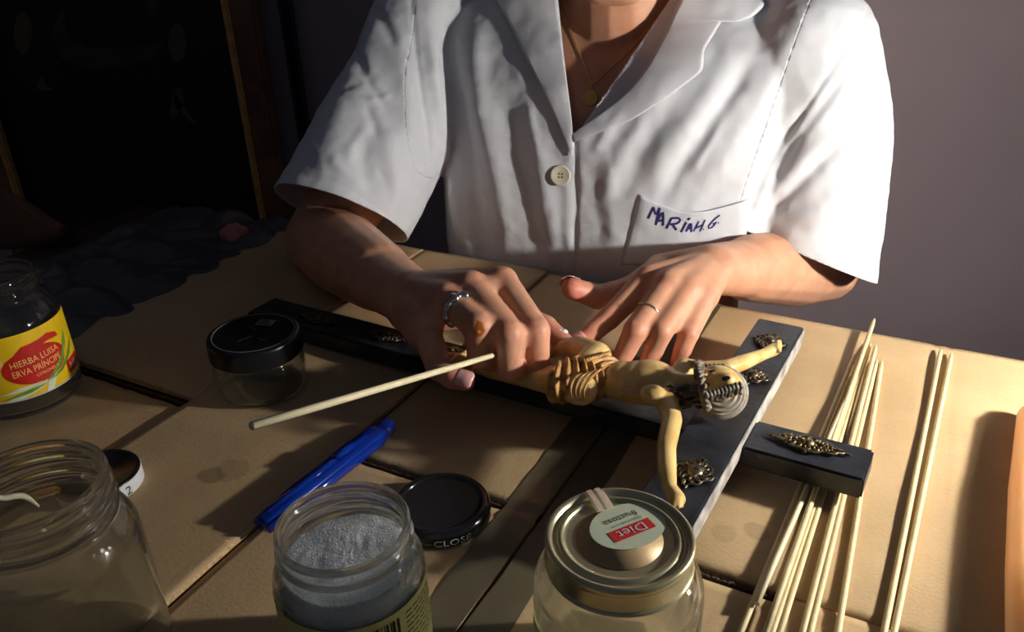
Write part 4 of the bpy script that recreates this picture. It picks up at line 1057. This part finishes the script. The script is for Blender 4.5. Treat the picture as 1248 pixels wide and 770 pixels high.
for k in range(9):
    q = tA + td * tl_ * k / 8; z = .0962 + .0016 * math.sin(PI * min(k / 6, 1) * .5) - (.0035 if k == 8 else 0); q[2] = z
    V += [q - tn * .0047, q + tn * .0047]
obj('seal_tab', V, [(2 * k, 2 * k + 1, 2 * k + 3, 2 * k + 2) for k in range(8)], M['ribbon'], lid, True)
SBn = MB()
for k in range(22):
    f0 = k / 22; q = tA + td * tl_ * f0; q[2] = .0966 + .0016 * math.sin(PI * min(f0 * 8 / 6, 1) * .5)
    for s_ in (-1, 1): SBn.add([q + tn * s_ * .0008, q + tn * s_ * .0036, q + td * .0005 + tn * s_ * .0036, q + td * .0005 + tn * s_ * .0008], [(0, 1, 2, 3)])
SBn.build('seal_print', M['sealprint'], lid)
def lid_text(body, size, x, y, z, mat, sx=1):
    v, f = text_mesh(body, size); obj('lettering', [sc + su * (x + p[0] * sx) + sv * (y + p[1]) + EZ * (z - sc[2]) for p in v], f, mat, lid)
lid_text('Diet', .0075, 0, .0036, .0960, M['whiteprint'], 1.2)
lid_text('Edulcorado con', .0026, -.001, -.0022, .0958, M['greenprint'])
lid_text('fructosa', .0056, 0, -.0062, .0958, M['blackprint'])
gl = wrapped_poly(rect(-.020, .020, -.018, .018), c, .0415, face_cam(c) - 1.05, .034, 'paper_label', M['labelpaper'], J)

# low jar with the black lid
c = at(322, 472, .003); c[2] = .003
J = thing('black_lid_jar', 'low empty glass jar with a black lid and price sticker', 'jar', tuple(c))
jar_glass([(.027, 0), (.0335, .0015), (.0355, .006), (.0368, .014), (.0372, .024), (.0362, .030), (.0348, .033), (.0342, .036), (.0345, .048)], .0026, .004, c, J)
prof = [(.0352, .0365), (.0372, .0362), (.0378, .0372), (.0376, .0480), (.0370, .0515), (.0350, .0530), (.0338, .0530), (.0332, .0524), (.0300, .0522)]
v, f = lathe(smooth_prof(prof, 3) + [(0, .0522)], c, 80); lid = obj('lid', v, f, M['blackmatte'], J, True, 'black lid')
v, f = lathe([(.0334, .0526), (.0334, .0530), (.0326, .0530), (.0326, .0526)], c, 80, True); obj('printed_ring', v, f, M['greyprint'], lid, True)
stc = at(324, 393, .0562); su = E1 * .96 + E2 * .28; sv = np.cross(EZ, su)
obj('price_sticker', [stc + su * x + sv * y for x, y in rect(-.0072, .0072, -.0052, .0052)], [(0, 1, 2, 3)], M['greyprint'], lid)
for k in range(3): obj('sticker_print', [stc + su * x + sv * y + EZ * .0003 for x, y in rect(-.0060, .0055 - .002 * k, -.0038 + .003 * k, -.0026 + .003 * k)], [(0, 1, 2, 3)], M['blackprint'], lid)
for (x, y, w, h_, a_) in ((300, 412, .012, .0006, .7), (292, 416, .006, .0016, .5), (320, 414, .010, .0005, -.6), (308, 400, .008, .0005, -.6)):
    q = at(x, y, .0558); uu = np.array([math.cos(a_), math.sin(a_), 0]); vv = np.cross(EZ, uu); obj('faint_print', [q + uu * i + vv * j for i, j in rect(-w / 2, w / 2, -h_ / 2, h_ / 2)], [(0, 1, 2, 3)], M['greyprint'] if h_ < .001 else M['blackprint'], lid)

# tall open jar with the yellow and red label, far left
c = at(36, 482, 0); c[2] = 0
J = thing('herb_jar', 'open glass jar with a yellow and red herb label at the left edge', 'jar', tuple(c))
jar_glass([(.034, 0), (.0405, .002), (.0425, .008), (.0428, .020), (.0428, .070), (.0415, .080), (.0375, .089), (.0335, .094), (.0325, .097), (.0340, .0995), (.0340, .1015), (.0322, .1035), (.0322, .106), (.0338, .1085), (.0332, .1125)], .0026, .006, c, J)
fc = face_cam(c) + .30; R_ = .0431
LB = wrapped_poly(rect(-.062, .050, -.0275, .0275), c, R_, fc, .0475, 'paper_label', M['yellow'], J, 0)
wrapped_poly(oval(.0, -.002, .026, .0155), c, R_ + .0003, fc, .0475, 'red_oval', M['red'], LB)
wrapped_poly([(-.018, .008), (-.008, .0165), (.004, .0175), (.014, .0195), (.022, .0170), (.024, .0125), (.012, .0135), (-.002, .0105)], c, R_ + .0004, fc, .0475, 'red_brush', M['red'], LB)
wrapped_poly(oval(-.032, .008, .009, .008), c, R_ + .0004, fc, .0475, 'brand_roundel', M['orangetext'], LB)
for P in ([(-.030, -.0270), (-.004, -.0185), (.006, -.0175), (-.002, -.0225), (-.018, -.0272)], [(-.034, -.0215), (-.018, -.0170), (.000, -.0170), (-.012, -.0205)], [(.000, -.0275), (.004, -.0190), (.012, -.0160), (.010, -.0210), (.006, -.0275)]):
    wrapped_poly(P, c, R_ + .0005, fc, .0475, 'stalk_print', M['palegreen'], LB)
for P in ([(.002, -.0190), (.012, -.0120), (.024, .0000), (.033, .0135), (.030, .0020), (.020, -.0100), (.008, -.0180)], [(.004, -.0200), (.018, -.0140), (.034, -.0030), (.042, .0030), (.032, -.0080), (.018, -.0170)], [(-.034, -.0260), (-.012, -.0205), (.004, -.0195), (-.010, -.0235)]):
    wrapped_poly(P, c, R_ + .0006, fc, .0475, 'leaf_print', M['leaf'], LB)
def bottle_text(body, size, x, y, mat, rot=0, sx=1):
    v, f = text_mesh(body, size); X = v[:, 0] * sx; Y = v[:, 1]
    obj('lettering', wrap(np.stack([x + X * math.cos(rot) - Y * math.sin(rot), y + X * math.sin(rot) + Y * math.cos(rot)], -1), c, R_ + .0007, fc, .0475), f, mat, LB)
bottle_text('HIERBA LUISA', .0078, 0, .0035, M['orangetext'], .05, .82); bottle_text('ERVA PRÍNCIPE', .0078, 0, -.0045, M['orangetext'], .05, .76); bottle_text('CITRONELA', .0036, .006, -.0105, M['orangetext'], .05)
wrapped_poly(rect(.024, .044, -.0235, -.0125), c, R_ + .0007, fc, .0475, 'weight_panel', M['red'], LB); bottle_text('340 g', .0080, .034, -.0182, M['sticker'] if False else M['whiteprint'], .0, .85)
wrapped_poly(rect(-.062, .050, -.0285, -.0275), c, R_ + .0002, fc, .0475, 'white_border', M['whiteprint'], LB)

# large open jar, bottom left
c = at(34, 598, .118); c[2] = 0
J = thing('large_open_jar', 'large empty open glass jar in the near left corner', 'jar', tuple(c))
jar_glass([(0.0344, 0), (0.0408, .003), (0.0430, .010), (0.0430, .030), (0.0430, .078), (0.0417, .088), (0.0387, .094), (0.0357, .0975), (0.0353, .1000), (0.0374, .1025), (0.0374, .1045), (0.0354, .1070), (0.0353, .1095), (0.0370, .1120), (0.0370, .1140), (0.0354, .1160), (0.0353, .1180), (0.0365, .1200), (0.0361, .1225)], .0030, .006, c, J)
P = [at(44, 622, .10), at(52, 608, .10), at(66, 598, .10), at(72, 590, .10)]
fl_c = c.copy()
# dried smear on the inside wall
V2 = poly_sample([(-.012, -.012), (-.006, -.002), (.004, .002), (.010, .009)], 14); SMR = MB()
ang = face_cam(c) + PI + .25
pts = [np.array([c[0] + .0326 * math.cos(ang + q[0] / .038), c[1] + .0326 * math.sin(ang + q[0] / .038), .098 + q[1]]) for q in V2]
MB().add(*tube(pts, [.0006 + .0012 * math.sin(PI * i / 13) for i in range(14)], 8)).build('dried_smear', M['ribbon'], J, True, 'pale dried smear inside the glass')

# lids lying on the cardboard
c = at(537, 611, .012); c[2] = 0
L_ = thing('black_jar_lid', 'glossy black jar lid marked CLOSE lying behind the crystal jar', 'lid', tuple(c))
prof = [(0, .0005), (.030, .0005), (.0325, .0015), (.0330, .0030), (.0330, .0075), (.0325, .0098), (.0308, .0118), (.0285, .0124), (.0268, .0118), (.0262, .0108), (.0240, .0104)]
v, f = lathe([prof[0]] + smooth_prof(prof[1:], 3) + [(0, .0104)], c, 96); lid = obj('lid_shell', v, f, M['blackgloss'], L_, True)
v, f = text_mesh('CLOSE', .0078); obj('lettering', wrap(np.stack([v[:, 0] * 1.1, v[:, 1] * .85], -1), c, .03325, face_cam(c) + .17, .0052), f, M['whiteprint'], L_)
obj('arrow_line', wrap(np.array([(-.022 + k * .0008, y) for k in range(11) for y in (.0003, -.0004)]), c, .0333, face_cam(c) + .17, .0052), [(2 * k, 2 * k + 2, 2 * k + 3, 2 * k + 1) for k in range(10)], M['greyprint'], L_)
c = at(120, 577, .013); c[2] = 0
L_ = thing('white_rim_lid', 'dark jar lid with a white rim lying behind the large open jar', 'lid', tuple(c))
prof = [(0, .0005), (.026, .0005), (.0275, .0015), (.0275, .0130), (.0262, .0142), (.0245, .0142), (.0235, .0130)]
v, f = lathe([prof[0]] + smooth_prof(prof[1:], 3) + [(0, .0128)], c, 64); obj('lid_shell', v, f, M['blackmatte'], L_, True)
v, f = lathe([(.0277, .0015), (.0279, .0020), (.0279, .0128), (.0277, .0132)], c, 64); rim = obj('white_band', v, f, M['whiteprint'], L_, True, 'white printed band')
v, f = text_mesh('2', .010); obj('lettering', wrap(v, c, .0281, face_cam(c) + .55, .0068), f, M['blackprint'], rim)

# blue plastic cutter
p0 = at(318, 640, .008); p1 = at(474, 519, .008); d_ = p1 - p0; bl_ = np.linalg.norm(d_); d_ /= bl_; sd = np.cross(EZ, d_)
KN = thing('blue_cutter', 'translucent blue plastic cutter lying between the jars', 'cutter', tuple((p0 + p1) / 2 - EZ * .008))
rings = []
for k in range(33):
    u = k / 32; q = p0 + d_ * bl_ * u; e = min(1, (1 - u) * 9) ** .5 * min(1, .72 + u * 1.2); w = .0088 * max(e, .05); h_ = .0068 * max(min(1, (1 - u) * 10) ** .5 * min(1, .62 + u * 1.5), .08)
    rings.append([q + sd * w * math.copysign(abs(math.cos(a)) ** .6, math.cos(a)) + EZ * h_ * math.copysign(abs(math.sin(a)) ** .6, math.sin(a)) for a in np.linspace(0, 2 * PI, 24, endpoint=False)])
obj('handle', *loft(rings), M['blue'], KN, True)
obj('side_rail', *bevel_slab((p0 + p1) / 2 + sd * -.0088 - d_ * .012 + EZ * .001, d_ * bl_ * .42, sd * .0012, EZ * .0032, .0008), M['blue'], KN, True)
obj('top_rail', *bevel_slab((p0 + p1) / 2 - d_ * .010 + EZ * .0072, d_ * bl_ * .38, sd * .0030, EZ * .0010, .0006), M['blue'], KN, True)
obj('slider', *bevel_slab(p0 + d_ * bl_ * .62 + EZ * .0084, d_ * .010, sd * .0040, EZ * .0014, .0008), M['blue'], KN, True)
obj('end_cap', *capsule(p1 - d_ * .006, .0072, p1 - d_ * .002, .0066, 20, 6), M['blue'], KN, True)

# long peach object at the right edge
v, f = tube([at(1266, 494, .013), at(1265, 497, .013), at(1262, 510, .013), at(1257, 600, .013), at(1257, 700, .013), at(1262, 830, .013)], [.003, .008, .012, .0130, .0130, .0130], 32)
o = obj('peach_tube', v, f, M['peach'], None, True); origin_to(o, at(1257, 640, .0)); tag(o, 'smooth rounded peach-coloured tube cut off by the right edge', 'tube')

# ------------------------------------------------------------------ dark corner on the left
# painting on the wall
PY = 1.455
def wp(x, z, dy=0): return np.array([x, PY + dy, z])
xl, xr = aty(14, 200, PY)[0], aty(302, 130, PY)[0]
zb, zt = -.62, .62
PT = thing('framed_painting', 'dark old painting of two robed figures in a brown frame', 'painting', ((xl + xr) / 2, WY, zb))
M['canvas'] = pmat('dark_canvas', lin(15, 14, 15), .45, var=.5, vscale=6, vcol=lin(8, 8, 10))
M['pface'] = pmat('painted_flesh', lin(100, 76, 62), .5, var=.3, vscale=30)
M['plinen'] = pmat('painted_linen', lin(96, 92, 88), .5, var=.3, vscale=30)
M['pcloud'] = pmat('painted_cloud', lin(84, 74, 58), .5, var=.5, vscale=14, vcol=lin(44, 38, 32))
can = MB().add(*box(((xl + xr) / 2, PY + .012, 0), ((xr - xl) / 2, 0, 0), (0, .004, 0), (0, 0, (zt - zb) / 2))).build('canvas', M['canvas'], PT)
def molding(name, x0, x1, z0, z1, th, mat, fy):
    obj(name, *bevel_slab(((x0 + x1) / 2, PY + fy, (z0 + z1) / 2), ((x1 - x0) / 2, 0, 0), (0, th, 0), (0, 0, (z1 - z0) / 2), .004), mat, PT)
fw = .042
for x0, x1 in ((xl - fw, xl), (xr, xr + fw)): molding('frame_side', x0, x1, zb - fw, zt + fw, .022, M['frame'], .005)
for z0, z1 in ((zb - fw, zb), (zt, zt + fw)): molding('frame_rail', xl, xr, z0, z1, .022, M['frame'], .005)
for x0, x1 in ((xl - .003, xl + .009), (xr - .009, xr + .003)): molding('gilt_fillet', x0, x1, zb, zt, .010, M['gilt'], -.012)
def paint(name, P, mat):
    obj(name, [aty(x, y, PY + .0074) for x, y in P], [list(range(len(P)))], mat, can)
paint('painted_cloud', [(62, 40), (75, 72), (110, 84), (150, 82), (190, 72), (204, 40), (196, 52), (150, 60), (105, 58), (84, 44), (76, 10)], M['pcloud'])
paint('painted_face', oval(216, 52, 11, 24), M['pface']); paint('painted_face', oval(28, 40, 11, 26), M['pface'])
paint('painted_collar', [(207, 138), (212, 112), (222, 128), (240, 152), (232, 148), (219, 134), (210, 148)], M['plinen']); paint('painted_hands', oval(218, 120, 6, 14), M['pface'])
paint('painted_collar', [(44, 108), (50, 92), (56, 104), (68, 110), (54, 110)], M['plinen'])
# plain navy strip between frame and wall
V = []; F = []; n = 24
for k in range(n + 1):
    u = k / n; x = aty(346 + 18 * u, 60, 1.47)[0]
    for z in (ZF, .7): V.append((x, 1.475 - .008 * math.sin(u * 3 * PI), z))
for k in range(n): F.append((2 * k, 2 * k + 2, 2 * k + 3, 2 * k + 1))
o = obj('navy_strip', V, F, M['navy'], None, True); md = o.modifiers.new('t', 'SOLIDIFY'); md.thickness = .003; origin_to(o, V[0]); tag(o, 'narrow navy strip beside the painting frame', 'curtain')
# crumpled plastic film beside the cardboard
V = []; F = []; na, nb = 70, 90
for i in range(na + 1):
    for j in range(nb + 1):
        a = -.93 + .245 * i / na; b = .36 + .37 * j / nb
        e = min(i, na - i) / na * 2; q = noise.noise(Vector((a * 16, b * 16, 1))); q2 = noise.noise(Vector((a * 45, b * 45, 3)))
        z = TH + .002 + .024 * abs(q) ** 1.1 * min(1, e * 3) + .012 * (1 - abs(q2)) * min(1, e * 3) * .6
        V.append(ee(a + .012 * noise.noise(Vector((b * 22, 3, i * .02))), b, max(z, TH + .0015)))
for i in range(na):
    for j in range(nb): F.append((i * (nb + 1) + j, (i + 1) * (nb + 1) + j, (i + 1) * (nb + 1) + j + 1, i * (nb + 1) + j + 1))
o = obj('plastic_film', V, F, M['film'], None, True); origin_to(o, ee(-.81, .54, TH)); md = o.modifiers.new('t', 'SOLIDIFY'); md.thickness = .0008; tag(o, 'crumpled grey plastic film at the left edge of the cardboard', 'plastic')
# pink cloth
Q = MB(); pcn = at(292, 292, .004); rq = random.Random(7)
for k in range(9):
    e = pcn + E1 * rq.uniform(-.018, .020) + E2 * rq.uniform(-.008, .012); Q.add(*ellipsoid(e + EZ * rq.uniform(.004, .010), E1 * .012, E2 * .008, EZ * .009, 14, 8))
qv, qf, qe = remesh(Q, .0016, 3); qv = qv + np.array([noise.noise_vector(Vector(p) * 110) for p in qv.tolist()]) * .0022; o = obj('pink_cloth', qv, qf, M['pinkcloth'], None, True); origin_to(o, pcn); tag(o, 'small crumpled pink cloth by the far left corner of the cardboard', 'cloth')
# dark wooden board end
P = [(-12, 232), (22, 250), (60, 276), (90, 295), (88, 303), (60, 303), (-12, 305)]
Yb = at(40, 303, TH)[1]; fr = [aty(x, y, Yb) for x, y in P]
for q in fr: q[2] = max(q[2], TH)
bk = [q + np.array([-.01, .03, 0]) for q in fr]; n = len(P)
o = obj('wooden_board', fr + bk, [tuple(range(n)), tuple(range(2 * n - 1, n - 1, -1))] + [(k, n + k, n + (k + 1) % n, (k + 1) % n) for k in range(n)], M['darkwood']); origin_to(o, fr[5]); tag(o, 'dark sloping wooden board end behind the herb jar', 'board')
#NEXT
